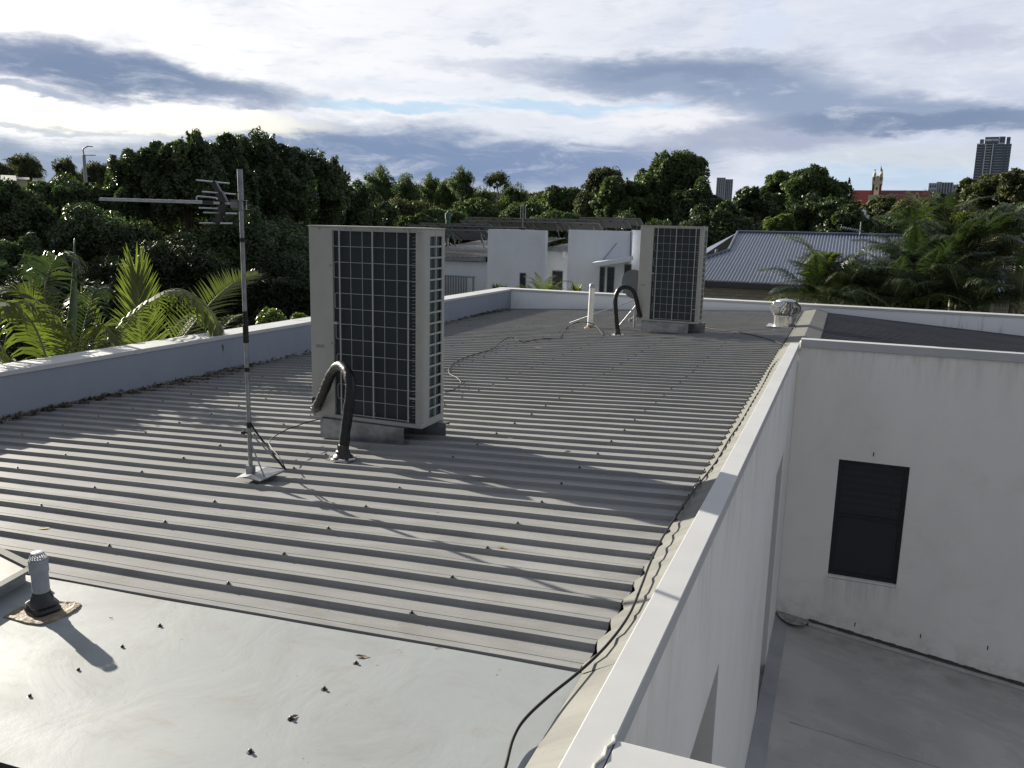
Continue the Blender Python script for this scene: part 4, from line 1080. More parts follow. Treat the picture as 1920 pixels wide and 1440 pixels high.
# far woodland that closes the horizon
rng = np.random.default_rng(5); VV = []; TT = []
pv_, pf_, pt_, _, _ = crown_mesh((1, 1, 1), 14, 900, .16, .42, seed=77)
for i in range(560):
    az_ = math.radians(rng.uniform(-68, 28)); dd = rng.uniform(120, 330); r_ = rng.uniform(3.5, 7)
    h_ = dd*math.tan(math.radians(rng.uniform(.6, 2.2 if az_ < math.radians(-13) else 1.5)))
    c = np.array([dd*math.sin(az_), dd*math.cos(az_), h_-r_*.75]); ca, sa = math.cos(i), math.sin(i)
    v = pv_*np.array([r_, r_, r_*.8]); v = np.stack([v[:, 0]*ca-v[:, 1]*sa, v[:, 0]*sa+v[:, 1]*ca, v[:, 2]], 1)
    VV.append(v+c); TT.append(np.clip(pt_+rng.normal()*.12, 0, 1))
VV = np.concatenate(VV); TT = np.concatenate(TT)
tag(npmesh('woodland', VV, np.arange(len(VV)).reshape(-1, 4), M['leafolive'], TT), 'far mass of treetops closing the horizon', 'woodland', kind='stuff')

# ------------------------------------------------------------------ palms
def frond_geo(P, ll, n=46, up=None, spread=62, droop=.5, side=(1, 1), w=.016, start=.12, rng=None, tipl=.35, curl=0., vee=.35, fan=0):
    """rachis points P; leaflets of length ll set along both sides. up: direction the frond's upper face looks"""
    rng = rng or np.random.default_rng(1); Q = np.array(bez(P, 40)); m = len(Q)
    up = np.array(up if up is not None else (0, 0, 1.), float)
    V = []; Fs = []; Tn = []; SEG = 4
    for i in range(n):
        u = start+(1-start)*(i+.5)/n; f = u*(m-1); k = min(int(f), m-2); p = Q[k]+(Q[k+1]-Q[k])*(f-k)
        t = Q[min(k+2, m-1)]-Q[max(k-1, 0)]; t /= np.linalg.norm(t)
        s = np.cross(t, up); s /= (np.linalg.norm(s)+1e-9); nrm = np.cross(s, t)
        prof = (math.sin(PI*min(1, .18+u*.82))**.55)
        if fan: prof = .55+.45*math.sin(PI*min(1, u*.75))
        L = ll*max(tipl if u > .9 else .0, prof)*rng.uniform(.9, 1.07)
        for sd, on in ((1, side[0]), (-1, side[1])):
            if not on: continue
            a = math.radians(spread*(1-(.86 if fan else .45)*u**(1.3 if fan else 1))+rng.normal()*2.5)
            d = t*math.cos(a)+s*sd*math.sin(a)+nrm*vee*rng.uniform(.7, 1.3); d /= np.linalg.norm(d)
            pt = p.copy(); wd = np.cross(d, nrm); wd /= np.linalg.norm(wd); b0 = len(V)
            dd = d.copy(); dr = droop*rng.uniform(.7, 1.3)
            ww = [.45, 1., .85, .5, .04]
            for q in range(SEG+1):
                W = w*ww[q]
                V.append(pt+wd*W); V.append(pt-wd*W)
                dd = dd+np.array([0, 0, -1.])*dr*(.10+.16*q)+t*curl*.1; dd /= np.linalg.norm(dd); pt = pt+dd*L/SEG
            for q in range(SEG): Fs.append((b0+2*q, b0+2*q+1, b0+2*q+3, b0+2*q+2)); 
            tv = rng.uniform(.15, .75); Tn += [tv]*SEG
    return np.array(V), np.array(Fs), np.array(Tn), Q
def frond(parent, P, ll, mt='palm', rr=.014, name='frond', **k):
    V, Fs, Tn, Q = frond_geo(P, ll, **k)
    o = npmesh(name, V, Fs, M[mt], Tn, parent=parent)
    b = MB(); b.tube(Q, np.linspace(rr, rr*.25, len(Q)), 6); ro = b.build('rachis', M['palmbark'], o, smooth='all')
    return o
def px3(pts): return [onx(x, y, X) for x, y, X in pts]
LP = 'palms leaning over the left parapet'
Vw = unit(np.array([.72, -.65, .25]))              # towards the viewer
pa = onx(262, 740, -8.2); PA = thing('palm', (pa[0], pa[1], GZ), 'palm with the bright upright fan frond and a frond arching over the left parapet', 'palm', LP)
b = MB(); b.tube([(pa[0], pa[1], GZ), (pa[0]+.1, pa[1], -4), (pa[0], pa[1], pa[2]-.25)], [.13, .10, .07], 12); b.build('trunk', M['palmbark'], PA, smooth=True)
r_ = lambda s: np.random.default_rng(s)
root = (262, 740, -8.2)
frond(PA, px3([root, (268, 680, -8.2), (263, 600, -8.25), (256, 520, -8.3)]), .50, n=60, up=Vw, spread=66, droop=.05, w=.017, start=.14, rng=r_(1), vee=.12, tipl=.8, fan=1)
frond(PA, px3([root, (215, 660, -7.9), (262, 580, -7.4), (320, 543, -7.0), (368, 556, -6.7), (402, 598, -6.45), (412, 640, -6.35)]), .42, n=58, up=(.1, .1, 1), spread=75, droop=1.5, w=.015, start=.14, rng=r_(2), vee=-.1)
frond(PA, px3([root, (330, 650, -8.0), (395, 568, -8.1), (440, 530, -8.2), (484, 514, -8.3)]), .44, n=52, up=(.35, -.65, .6), spread=66, droop=.2, w=.013, start=.25, rng=r_(3), vee=.3)
frond(PA, px3([root, (340, 690, -7.8), (392, 640, -7.6), (430, 600, -7.6), (452, 590, -7.7)]), .26, n=36, up=(0, -.3, 1), spread=60, droop=.9, w=.012, start=.2, rng=r_(4))
frond(PA, px3([root, (222, 680, -8.3), (178, 600, -8.4), (150, 560, -8.5), (128, 568, -8.6)]), .34, n=40, up=(0, -.2, 1), spread=65, droop=.9, w=.013, start=.2, rng=r_(5))
frond(PA, px3([root, (300, 690, -8.3), (340, 620, -8.7), (372, 590, -9.0), (400, 620, -9.2)]), .36, mt='palmdark', n=40, up=(0, -.2, 1), spread=65, droop=.9, w=.013, start=.2, rng=r_(15))
frond(PA, px3([root, (235, 690, -7.9), (210, 650, -7.5), (190, 640, -7.2), (175, 665, -7.0)]), .32, mt='palmdark', n=36, up=(0, 0, 1), spread=70, droop=1.2, w=.013, start=.2, rng=r_(16))
pb = onx(115, 790, -7.9); PB = thing('palm', (pb[0], pb[1], GZ), 'palm at the left edge with drooping fronds and one closed upright spear', 'palm', LP)
b = MB(); b.tube([(pb[0], pb[1], GZ), (pb[0]+.1, pb[1], -4), (pb[0], pb[1], pb[2]-.2)], [.13, .10, .07], 12); b.build('trunk', M['palmbark'], PB, smooth=True)
root = (115, 790, -7.9)
frond(PB, px3([root, (95, 700, -8.2), (78, 590, -8.5), (58, 510, -8.6), (44, 478, -8.6)]), .34, mt='palmdark', n=50, up=(.3, -.2, .9), spread=60, droop=1.2, w=.013, start=.2, rng=r_(6))
frond(PB, px3([root, (100, 690, -8.0), (84, 560, -8.0), (98, 495, -7.9), (124, 482, -7.8), (146, 498, -7.7)]), .46, mt='palmdark', n=56, up=(.2, .2, .9), spread=70, droop=1.3, w=.014, start=.2, rng=r_(7))
frond(PB, px3([root, (80, 650, -7.7), (48, 590, -7.6), (5, 568, -7.5), (-60, 590, -7.4)]), .62, n=44, up=(.1, -.1, 1), spread=78, droop=1.5, w=.026, start=.15, rng=r_(8))
frond(PB, px3([root, (112, 660, -7.8), (72, 570, -8.1), (30, 548, -8.3), (-20, 556, -8.4)]), .30, n=40, up=(0, -.3, 1), spread=55, droop=.5, w=.013, start=.2, rng=r_(9))
frond(PB, px3([root, (60, 740, -7.4), (30, 700, -7.2), (-10, 660, -7.1)]), .50, n=40, up=(.4, -.3, .8), spread=60, droop=.3, w=.022, start=.1, rng=r_(10))
frond(PB, px3([root, (150, 720, -7.6), (170, 650, -7.4), (196, 612, -7.2), (222, 640, -7.0)]), .34, n=42, up=(0, 0, 1), spread=70, droop=1.0, w=.014, start=.2, rng=r_(11))
frond(PB, px3([root, (140, 700, -7.9), (158, 610, -8.0), (178, 545, -8.1), (205, 560, -8.2)]), .34, mt='palmdark', n=42, up=(0, 0, 1), spread=65, droop=1.2, w=.013, start=.2, rng=r_(12))
# closed spear leaf
b = MB(); q = px3([(115, 790, -7.9), (131, 640, -7.85), (138, 560, -7.85), (139.5, 446, -7.85)]); b.tube(bez(q, 20), list(np.interp(np.linspace(0, 1, 19), [0, .3, .55, 1], [.03, .055, .05, .003])), 8)
o = b.build('spear_leaf', M['palmspear'] if 'palmspear' in M else mat('spear leaf', (.06, .10, .035), .45, 0, .15, 12, .2, 40), PB, smooth='all')
# grove on the right: upright clumps of many fronds
def gpalm(px, py, Y, h, nf, ll, label, seed, mt='palmdark', stems=1, grp='palms behind the far right parapet', fl=None, dry=0, light=0):
    rng = np.random.default_rng(seed); c = ony(px, py, Y); t = thing('palm', (c[0], c[1], GZ), label, 'palm', grp)
    for s_ in range(stems):
        ox, oy = (rng.uniform(-.35, .35), rng.uniform(-.35, .35)) if s_ else (0, 0); oz = -rng.uniform(.0, .9) if s_ else 0
        top = c+np.array([ox, oy, oz]); b = MB()
        b.tube(bez([(c[0]+ox*.4, c[1]+oy*.4, GZ), (top[0], top[1], (GZ+top[2])/2), top], 6), [.07, .065, .06, .055, .05, .045, .04][:len(bez([(0,0,0),(0,0,1),(0,0,2)], 6))], 8); b.build('trunk', M['palmbark'], t, smooth='all')
        k = max(4, nf//stems)
        for i in range(k):
            a = 2*PI*(i*.382+rng.random()*.12)+s_; e0 = rng.uniform(.85, 1.5) if i % 4 else rng.uniform(.2, .9); L = h*rng.uniform(.8, 1.2)
            hd = np.array([math.cos(a), math.sin(a), 0.]); P = [top.copy()]
            ang = e0
            for q in range(4):
                P.append(P[-1]+L/4*(hd*math.cos(ang)+np.array([0, 0, math.sin(ang)]))); ang -= rng.uniform(.15, .5)*(1.5 if q > 1 else .8)
            mm = mt
            if i < dry: mm = 'palmdry'
            elif i < dry+light: mm = 'palm'
            frond(t, P, ll*rng.uniform(.95, 1.25), mt=mm, n=58, up=(0, 0, 1), spread=60, droop=rng.uniform(.6, 1.6), w=.0095*ll/.4, start=.1, rng=rng, rr=.010)
    return t
gl = [(1532, 568, 18.6, 1.5, 18, .42, 'palm with the rounded green arching frond in front of the blue roof', 1, 'palmdark', 1, 0, 5),
      (1575, 575, 18.3, 1.45, 22, .38, 'low palm clump just right of the roof ventilator', 2, 'palmdark', 2, 0, 1),
      (1655, 556, 19.0, 1.1, 18, .42, 'palm fanning up over the right end of the blue roof', 3, 'palmdark', 2, 0, 1),
      (1698, 508, 20.5, 1.4, 26, .42, 'palm in the middle of the grove with an orange brown crownshaft', 4, 'palmdark', 2, 0, 0),
      (1765, 462, 22.0, 1.7, 22, .45, 'tallest palm with pale straw fronds rising from the grove', 5, 'palmdark', 2, 1, 3),
      (1740, 560, 18.2, 1.3, 24, .42, 'low dark palm clump over the stained parapet', 6, 'palmdark', 2, 0, 0),
      (1790, 505, 19.8, 1.5, 26, .42, 'palm with a single pale dry fan frond facing the camera', 7, 'palmdark', 2, 1, 0),
      (1845, 498, 20.6, 1.55, 26, .45, 'grey green palm left of the white house', 8, 'palmdark', 2, 0, 1),
      (1830, 580, 18.0, 1.2, 22, .40, 'dense shaded palm clump low at the parapet, second from the right', 9, 'palmdark', 2, 0, 0),
      (1912, 575, 18.2, 1.2, 9, .42, 'palm at the right edge with fronds crossing the white house', 10, 'palmdark', 1, 0, 0),
      (1672, 580, 17.9, 1.1, 20, .38, 'low palm clump with one pale green frond against the parapet', 11, 'palmdark', 2, 0, 1),
      (1720, 520, 19.0, 1.3, 22, .40, 'dark palm clump between the crownshaft palm and the pale dry frond', 12, 'palmdark', 2, 0, 0),
      (1610, 580, 18.2, 1.2, 14, .40, 'slender palm between the arching frond and the blue roof end', 13, 'palmdark', 1, 0, 1),
      (1872, 468, 21.5, 1.3, 14, .42, 'palm crown above the white house at the right edge', 14, 'palmdark', 1, 0, 1)]
for x, y, Y, h, nf, ll, lab, sd, mt_, st_, dry, li in gl: gpalm(x, y, Y, h, nf, ll, lab, sd, mt_, st_, dry=dry, light=li)
T(1705, 492, 125, 22.5, 'dark leafy shrub mass filling the gaps behind the palms', 'leafdark', .85, 34000, .06, 34, name='shrub', cat='shrub', grp='shrubs behind the palms', lr=.34)
T(1800, 500, 55, 23.5, 'dark leafy shrub left of the white house behind the palms', 'leafdark', .7, 16000, .06, 28, name='shrub', cat='shrub', grp='shrubs behind the palms', lr=.34)
T(1590, 570, 45, 20.5, 'low dark shrub below the arching frond', 'leafdark', .6, 9000, .05, 22, name='shrub', cat='shrub', grp='shrubs behind the palms', lr=.34)
# plants over the far parapet
gpalm(1020, 574, 18.5, .85, 30, .18, 'bushy bright palm in front of the doorway of the white neighbour house', 21, 'palm', 2, grp='plants behind the far parapet', light=9)
def agave(px, py, Y, h, n, label, mname, sd):
    rng = np.random.default_rng(sd); c = ony(px, py, Y); t = thing('spiky_plant', (c[0], c[1], GZ), label, 'plant', 'plants behind the far parapet')
    V = []; Fs = []; Tn = []
    for i in range(n):
        a = rng.uniform(0, 2*PI); e = rng.uniform(.5, 1.45); L = h*rng.uniform(.6, 1.05); hd = np.array([math.cos(a), math.sin(a), 0]); sd_ = np.array([-math.sin(a), math.cos(a), 0])
        p = c.copy(); b0 = len(V)
        for q, w in enumerate((.022, .03, .02, .002)):
            V += [p+sd_*w, p-sd_*w]; p = p+L/3*(hd*math.cos(e)+np.array([0, 0, math.sin(e)])); e -= .12
        Fs += [(b0+2*q, b0+2*q+1, b0+2*q+3, b0+2*q+2) for q in range(3)]; Tn += [rng.random()]*3
    npmesh('leaves', np.array(V), np.array(Fs), M[mname], np.array(Tn), parent=t)
    b = MB(); b.tube([(c[0], c[1], GZ), tuple(c)], [.08, .05], 8); b.build('stem', M['bark'], t, smooth='all')
agave(1080, 560, 18.6, .42, 60, 'grey spiky plant right of the bushy palm over the far parapet', 'palm', 1)
agave(945, 552, 18.6, .28, 40, 'small dark tufty plant over the far parapet near its left corner', 'palmdark', 2)
agave(930, 548, 18.5, .26, 30, 'tiny tuft at the left corner of the far parapet', 'palm', 3)
agave(1052, 560, 18.9, .28, 26, 'low reddish tuft between the bushy palm and the white pipe', 'palmdark', 4)

# ------------------------------------------------------------------ white neighbour house and solar panels
M['wh'] = wallmat('neighbour render', (.68, .715, .77), top=None)
M['wh2'] = mat('neighbour trim and wall shade grey', (.22, .24, .27), .6)
M['nroof'] = mat('neighbour steel roof', (.30, .30, .29), .45, .4, .1, 3)
def P_(x, y, Y): return ony(x, y, Y)
H = thing('neighbour_house', (-11, 30, GZ), 'white flat walled house with tall parapets below the rows of solar panels', 'house')
def wallpx(x0, x1, ytop, Y, thick=.25, name='wall', m='wh', z0=GZ):
    a, c = P_(x0, ytop, Y), P_(x1, ytop, Y); z = (a[2]+c[2])/2
    b = MB(); b.box(a[0], c[0], Y, Y+thick, z0, z); return b.build(name, M[m], H), (a[0], c[0], z)
_, w1 = wallpx(915, 1023, 431, 26.5)
_, w2 = wallpx(1066, 1184, 432, 33.0)
b = MB(); b.box(w1[0]+.001, w1[0]+.22, 26.751, 30.5, -1.15, w1[2]); b.build('wall', M['wh2'], H)  # shaded side of the white wall, its shade put into the grey colour
_, w3 = wallpx(760, 914.5, 489, 27.0)
_, w4 = wallpx(1015, 1066, 471, 34.2)
_, w5 = wallpx(1184.3, 1290, 432.5, 33.6)
def nroof(x0, x1, Y, ze, lab='roof', sl=.07, dep=16):
    b = MB(); n_ = int((x1-x0)/.19); pts = []
    for i in range(n_):
        c = x0+(i+.5)*(x1-x0)/n_; pts += [(c-.03, 0), (c-.015, .03), (c+.015, .03), (c+.03, 0)]
    vs = [(x, Y, ze+z) for x, z in pts]+[(x, Y+dep, ze+sl*dep+z) for x, z in pts]; k = len(pts)
    b.add(vs, [(i, i+1, k+i+1, k+i) for i in range(k-1)]); b.build(lab, M['nroof'], H)
    b = MB(); b.box(x0, x1, Y-.08, Y+.02, ze-.13, ze-.005); b.build('gutter', M['wh2'], H)
nroof(P_(760, 480, 26.9)[0], P_(911, 480, 26.9)[0], 26.9, P_(870, 482, 26.9)[2], dep=9)
nroof(P_(1023.5, 465, 34.1)[0], P_(1066, 465, 34.1)[0]+3.5, 34.1, P_(1040, 464.5, 34.1)[2], dep=12, sl=.04)
def wbox(x0, x1, y0, y1, Y, name, m, pr=.02, th=.06):
    a, c = P_(x0, y0, Y), P_(x1, y1, Y); b = MB(); b.box(min(a[0], c[0]), max(a[0], c[0]), Y-pr, Y-pr+th, min(a[2], c[2]), max(a[2], c[2])); return b.build(name, M[m], H)
def nwin(x0, x1, y0, y1, Y):
    f = wbox(x0, x1, y0, y1, Y, 'window', 'wh2', .03, .05); a, c = P_(x0+1, y0+1.5, Y), P_(x1-1, y1, Y)
    b = MB(); b.box(a[0], c[0], Y-.034, Y-.0305, min(a[2], c[2]), max(a[2], c[2])); b.build('window_pane', M['glass'], f)
nwin(975, 985.5, 511, 560, 26.5); nwin(1036, 1054, 507, 570, 34.2)
nwin(1125, 1131, 500, 590, 33.0); nwin(1139, 1149, 500, 590, 33.0); nwin(1171, 1180, 495, 590, 33.0)
a, c = P_(1124, 492, 33), P_(1187, 492, 33)
b = MB(); b.add([(a[0], 32.999, a[2]+.09), (a[0], 31.9, a[2]+.02), (c[0], 32.4, c[2]+.22), (c[0], 32.999, c[2]+.26),
                 (a[0], 32.999, a[2]-.10), (a[0], 31.9, a[2]-.15), (c[0], 32.4, c[2]+.06), (c[0], 32.999, c[2]+.09)],
                [(0,1,2,3), (4,7,6,5), (0,4,5,1), (1,5,6,2), (2,6,7,3)]); b.build('awning', M['wh'], H)
b = MB(); q0, q1, q2 = P_(1130, 488, 32.98), P_(1148, 466, 32.98), P_(1156, 456, 32.98); b.tube([q0, q1, q2], .014, 5); b.build('wall_line', M['wh2'], H)  # added tube draws a diagonal dark line across the wall; no real cable
b = MB(); q0, q1 = P_(1183, 434, 32.96), P_(1182, 486, 32.96); b.tube([q0, q1], .03, 8); b.build('downpipe', M['wh2'], H)
b = MB(); a = P_(1058, 475, 34.1); b.box(a[0]-.06, a[0]+.06, 34.05, 34.15, a[2]-.2, a[2]+.1); b.build('rain_head', M['wh'], H)
# slatted balcony screen
t = thing('slatted_screen', tuple(P_(860, 545, 26.6)), 'grey slatted balcony screen right of the nearer air conditioner', 'screen'); b = MB()
x0_, x1_ = P_(830, 518, 26.6)[0], P_(876, 518, 26.6)[0]; zt2 = P_(860, 517, 26.6)[2]
b.box(x0_-.6, x1_+.3, 26.55, 26.62, zt2-.05, zt2); b.box(x1_+.22, x1_+.27, 26.55, 26.62, zt2-2, zt2-.051); b.build('top_rail', M['wh2'], t)
b = MB(); xq = x0_-.6
while xq < x1_: b.box(xq, xq+.05, 26.57, 26.60, zt2-2.2, zt2-.051); xq += .10
b.build('slats', mat('screen slats', (.18, .20, .22), .5), t)
# solar panels: tilted modules seen from behind and below
M['panelback'] = mat('panel backsheet', (.11, .118, .13), .55, 0, .05)
M['panelglass'] = glassmat('panel glass', (.015, .02, .04), .08)
t = thing('solar_panel', (0, 0, 0), 'tilted solar panel', 'solar panel'); OFF[t.name] = np.zeros(3)
pw, pl, tl_ = 1.62, 1.0, math.radians(20)
dy, dz_ = pl*math.cos(tl_), -pl*math.sin(tl_)
b = MB()
b.add([(0, 0, 0), (pw, 0, 0), (pw, dy, dz_), (0, dy, dz_), (0, 0, -.012), (pw, 0, -.012), (pw, dy, dz_-.012), (0, dy, dz_-.012)], [(4,7,6,5)]); b.build('backsheet', M['panelback'], t, recalc=False)
b = MB(); b.add([(0, 0, 0), (pw, 0, 0), (pw, dy, dz_), (0, dy, dz_)], [(0,1,2,3)]); b.build('glass', M['panelglass'], t, recalc=False)
b = MB()
for p, q in (((0, 0, -.008), (pw, 0, -.008)), ((pw, 0, -.008), (pw, dy, dz_-.008)), ((pw, dy, dz_-.008), (0, dy, dz_-.008)), ((0, dy, dz_-.008), (0, 0, -.008))): b.bar(p, q, .03, .035)
b.build('frame', M['galv'], t)
b = MB()
for xx_ in (.25, pw-.25): b.bar((xx_, .04, -.05), (xx_, dy-.04, dz_-.05), .04, .04); b.bar((xx_, .1, -.06), (xx_+.05, .32, -.62), .03, .03)
b.build('strut', M['galvdull'], t)
b = MB(); b.box(pw/2-.06, pw/2+.06, .12, .2, -.09, -.03); b.build('connector_box', M['rubber'], t)
SP0 = t; first = True
rows = [(27.6, 832, 911, -1, 433.5, 'front left'), (29.6, 832, 985, 0, 426.5, ''), (32.5, 820, 925, 0, 419.5, ''), (35.6, 843, 1125, 0, 417.5, ''), (36.2, 1000, 1150, 0, 420, ''), (39.5, 885, 1160, 0, 412.5, ''), (43.5, 1060, 1200, 0, 409.5, '')]
rows = [('front row left of the white wall, under the eye line', 27.5, 800, 912, 432), ('second row, above the first white wall', 29.4, 780, 984, 426.5), ('third row at the left end', 32.0, 780, 920, 420.5),
        ('long middle row across the gap between the walls', 35.2, 842, 1122, 418.5), ('upper row reaching the far air conditioner', 38.5, 885, 1176, 413), ('highest rear row on the right', 43.0, 1060, 1201, 409.5)]
for lab, Y, x0, x1, yt in rows:
    a, c = P_(x0, yt, Y), P_(x1, yt, Y); n_ = max(1, round((c[0]-a[0])/(pw+.02)))
    # top edge runs level: take the height where the row ends on the right
    z = P_(x1, yt+(x1-x0)*.0, Y)[2]
    for i in range(n_):
        if first: o = SP0; first = False
        else: o = copy_tree(SP0)
        X = c[0]-(i+1)*(pw+.02); o.location = (X, Y, z)
        o['label'] = 'tilted solar panel, '+lab; o['group'] = 'solar panels, '+lab.split(',')[0]
# finials and small things on that roof
q = P_(840, 417, 31); t = thing('roof_vent', tuple(q), 'small green cylinder vent beyond the left solar panels', 'vent'); b = MB()
b.lathe((q[0], q[1], q[2]-.6), [(.09, 0), (.09, .72), (.12, .74), (.12, .95), (.06, 1.0)], 14); b.build('vent_body', mat('green vent', (.03, .10, .07), .5), t, smooth=True)
b = MB(); b.tube([(q[0], q[1], q[2]-1), (q[0], q[1], q[2]-.6)], .05, 8); b.build('stem', M['galvdull'], t)
q = P_(980, 432, 30.5); t = thing('roof_antenna', tuple(q), 'thin grid antenna standing among the solar panels', 'antenna'); b = MB()
tp = P_(979, 384, 30.5); b.tube([(q[0], q[1], q[2]-.6), (q[0], q[1], tp[2])], .018, 8); b.build('pole', M['galvdull'], t)
b = MB()
for k in range(9): z = tp[2]-.05-k*.055; b.tube([(q[0]-.13, q[1], z), (q[0]+.13, q[1], z)], .006, 5)
b.tube([(q[0]-.10, q[1], tp[2]), (q[0]-.10, q[1], tp[2]-.52)], .006, 5); b.tube([(q[0]+.10, q[1], tp[2]), (q[0]+.10, q[1], tp[2]-.52)], .006, 5); b.build('grid', M['galvdull'], t)

# ------------------------------------------------------------------ house with the blue corrugated roof
t = thing('brick_house', (-2, 27, GZ), 'low brick house under a blue grey corrugated roof', 'house'); HB = t
Ye, Yr = 23.6, 29.5
e0, e1 = P_(1322, 527, Ye), P_(1480, 532, Ye); r0, r1 = P_(1383, 437, Yr), P_(1660, 441, Yr); ze = (e0[2]+e1[2])/2; zrg = (r0[2]+r1[2])/2
hip = P_(1366, 476, 27.0)
def troof():
    pitch = .092; V = []; Fs = []; x = e0[0]-1.2; pts = []
    xr_end = r1[0]+3
    # trapezoid slope, corrugated; left verge follows the kinked hip line seen in the photo
    def ystart(xx):                     # highest point of the slope at this x
        kx = [e0[0]-1.2, hip[0], r0[0]]; 
        if xx >= r0[0]: return Yr
        if xx >= hip[0]: return np.interp(xx, [hip[0], r0[0]], [27.0, Yr])
        return np.interp(xx, [e0[0]-1.2, hip[0]], [24.4, 27.0])
    i = 0
    while x < xr_end:
        for dx, dz in ((0, 0), (.016, .018), (.032, .022), (.048, .018), (.064, 0)):
            xx = x+dx; yt = ystart(xx)
            V.append((xx, Ye, ze+dz)); V.append((xx, yt, ze+(zrg-ze)*(yt-Ye)/(Yr-Ye)+dz)); i += 1
        x += pitch
    Fs = [(2*k, 2*k+2, 2*k+3, 2*k+1) for k in range(i-1)]
    return np.array(V), np.array(Fs), i
V, Fs, i = troof()
m, nt, bb = newmat('blue corrugated steel'); P = objpos(nt); x, y, z = sep(nt, P)
wv = nt.nodes.new('ShaderNodeTexWave'); n_ = noise(nt, mapping(nt, P, (6, .5, 1)), 2, 4)
nt.links.new(mixc(nt, n_.smooth(.35, .7)*.6, (.07, .09, .14), (.05, .062, .095)), bb.inputs['Base Color']); bb.inputs['Metallic'].default_value = .2; bb.inputs['Roughness'].default_value = .42
M['blueroof'] = m
npmesh('roof', V, Fs, M['blueroof'], parent=HB)
V2 = V.copy(); 
b = MB(); b.add([(e0[0]-1.2, Ye+.8, ze-.05), (r0[0], Yr, zrg), (r1[0]+3, Yr, zrg), (r1[0]+3, Yr+6, ze), (e0[0]-3, Yr+6, ze)], [(0,1,2,3,4)]); b.build('roof_rear', M['blueroof'], HB)
b = MB(); b.tube([(r0[0], Yr, zrg+.015), (r1[0]+3, Yr, zrg+.015)], .06, 8); b.tube([(r0[0], Yr, zrg+.015), (hip[0], 27.0, ze+(zrg-ze)*(27-Ye)/(Yr-Ye)+.02), (e0[0]-1.2, 24.4, ze+(zrg-ze)*(.8)/(Yr-Ye)+.02)], .05, 8); b.build('ridge_cap', M['blueroof'], HB)
M['gutter'] = mat('dark gutter', (.012, .014, .022), .5)
b = MB(); b.box(e0[0]-1.4, r1[0]+3, Ye-.12, Ye-.005, ze-.15, ze-.005); b.box(e0[0]-1.3, r1[0]+3, Ye, Ye+.4, ze-.19, ze-.151); b.build('gutter', M['gutter'], HB)
m, nt, bb = newmat('bagged brick'); P = objpos(nt); br = nt.nodes.new('ShaderNodeTexBrick'); br.inputs['Scale'].default_value = 1; br.inputs['Brick Width'].default_value = .24; br.inputs['Row Height'].default_value = .086
br.inputs['Color1'].default_value = (.25, .235, .20, 1); br.inputs['Color2'].default_value = (.31, .29, .25, 1); br.inputs['Mortar'].default_value = (.20, .19, .165, 1); br.inputs['Mortar Size'].default_value = .012
nt.links.new(mapping(nt, P, rot=(PI/2, 0, 0)), br.inputs['Vector']); nt.links.new(br.outputs[0], bb.inputs['Base Color']); bb.inputs['Roughness'].default_value = .9
b = MB(); b.box(e0[0]-.9, r1[0]+2.8, Ye+.38, Ye+.6, GZ, ze-.152); b.build('wall', m, HB)
a = P_(1462, 560, Ye+.2); b = MB(); b.tube([(a[0], Ye+.3, GZ), (a[0], Ye+.3, ze-.2)], .035, 8); b.build('downpipe', M['pvc'], HB, smooth=True)
a = P_(1338, 471, 26.0); b = MB(); b.tube([(a[0], 26.6, a[2]-1.2), (a[0], 26.6, a[2])], .045, 8); 
t2 = thing('flue_pipe', (a[0], 26.6, a[2]-1.2), 'short grey flue pipe between the far air conditioner and the blue roof', 'flue'); b.build('pipe', M['galv'], t2, smooth=True)
b = MB(); b.lathe((a[0], 26.6, a[2]), [(.05, 0), (.05, .03), (.02, .05)], 10); b.build('pipe_cap', M['galv'], t2)
# small log-periodic TV aerial on the blue ridge
q = P_(1612, 441, 29.4); t = thing('roof_aerial', tuple(q), 'small television aerial on the ridge of the blue roof', 'antenna'); b = MB(); b.tube([q, q+[0, 0, .42]], .014, 8); b.build('pole', M['alu'], t)
b = MB(); q1 = q+np.array([0, 0, .13]); b.tube([q1+[.1, 0, 0], q1+[-.62, 0, .12]], .010, 6); b.build('boom', M['alu'], t)
for k in range(9):
    p = q1+np.array([-.02-.07*k, 0, .0135*k]); b = MB(); b.tube([p-[.02, .10, .03], p+[.02, .10, .03]], .011, 5); b.build('rod', M['alu'], t)

# ------------------------------------------------------------------ far buildings
def az_box(px0, px1, pytop, dist, z0=GZ):
    a, c = at_az(px0, pytop, dist), at_az(px1, pytop, dist); return a, c
def facbasis(px0, px1, py, dist, turn=0.):
    a, c = at_az(px0, py, dist), at_az(px1, py, dist); d = c-a; d[2] = 0; w = np.linalg.norm(d); d /= w; n = np.array([-d[1], d[0], 0]); return a, d, n, w
def lb(b, o, d, n, x0, x1, y0, y1, z0, z1):
    vs = [o+d*x+n*y+np.array([0, 0, z]) for z in (z0, z1) for x, y in ((x0, y0), (x1, y0), (x1, y1), (x0, y1))]
    return b.add(vs, [(0,3,2,1),(4,5,6,7),(0,1,5,4),(1,2,6,5),(2,3,7,6),(3,0,4,7)])
M['tg'] = glassmat('tower glass', (.06, .085, .125), .15)  # lightened towards blue so the colour itself carries the distance haze
M['tc'] = mat('tower concrete', (.34, .36, .40), .7, 0, .05, .05)
M['tl'] = mat('tower light fins', (.55, .58, .62), .6, 0, .05, .05)
M['td'] = mat('tower dark cladding', (.10, .125, .165), .5, 0, .1, .05)  # paler and bluer than plain dark cladding: aerial haze mixed into the colour
D = 900.; a, d, n, w = facbasis(1833, 1897, 270, D); o = np.array([a[0], a[1], 0]); ztop = a[2]
TW = thing('tower_block', (a[0], a[1], GZ), 'tall dark apartment tower with a lettered crown at the right of the skyline', 'tower')
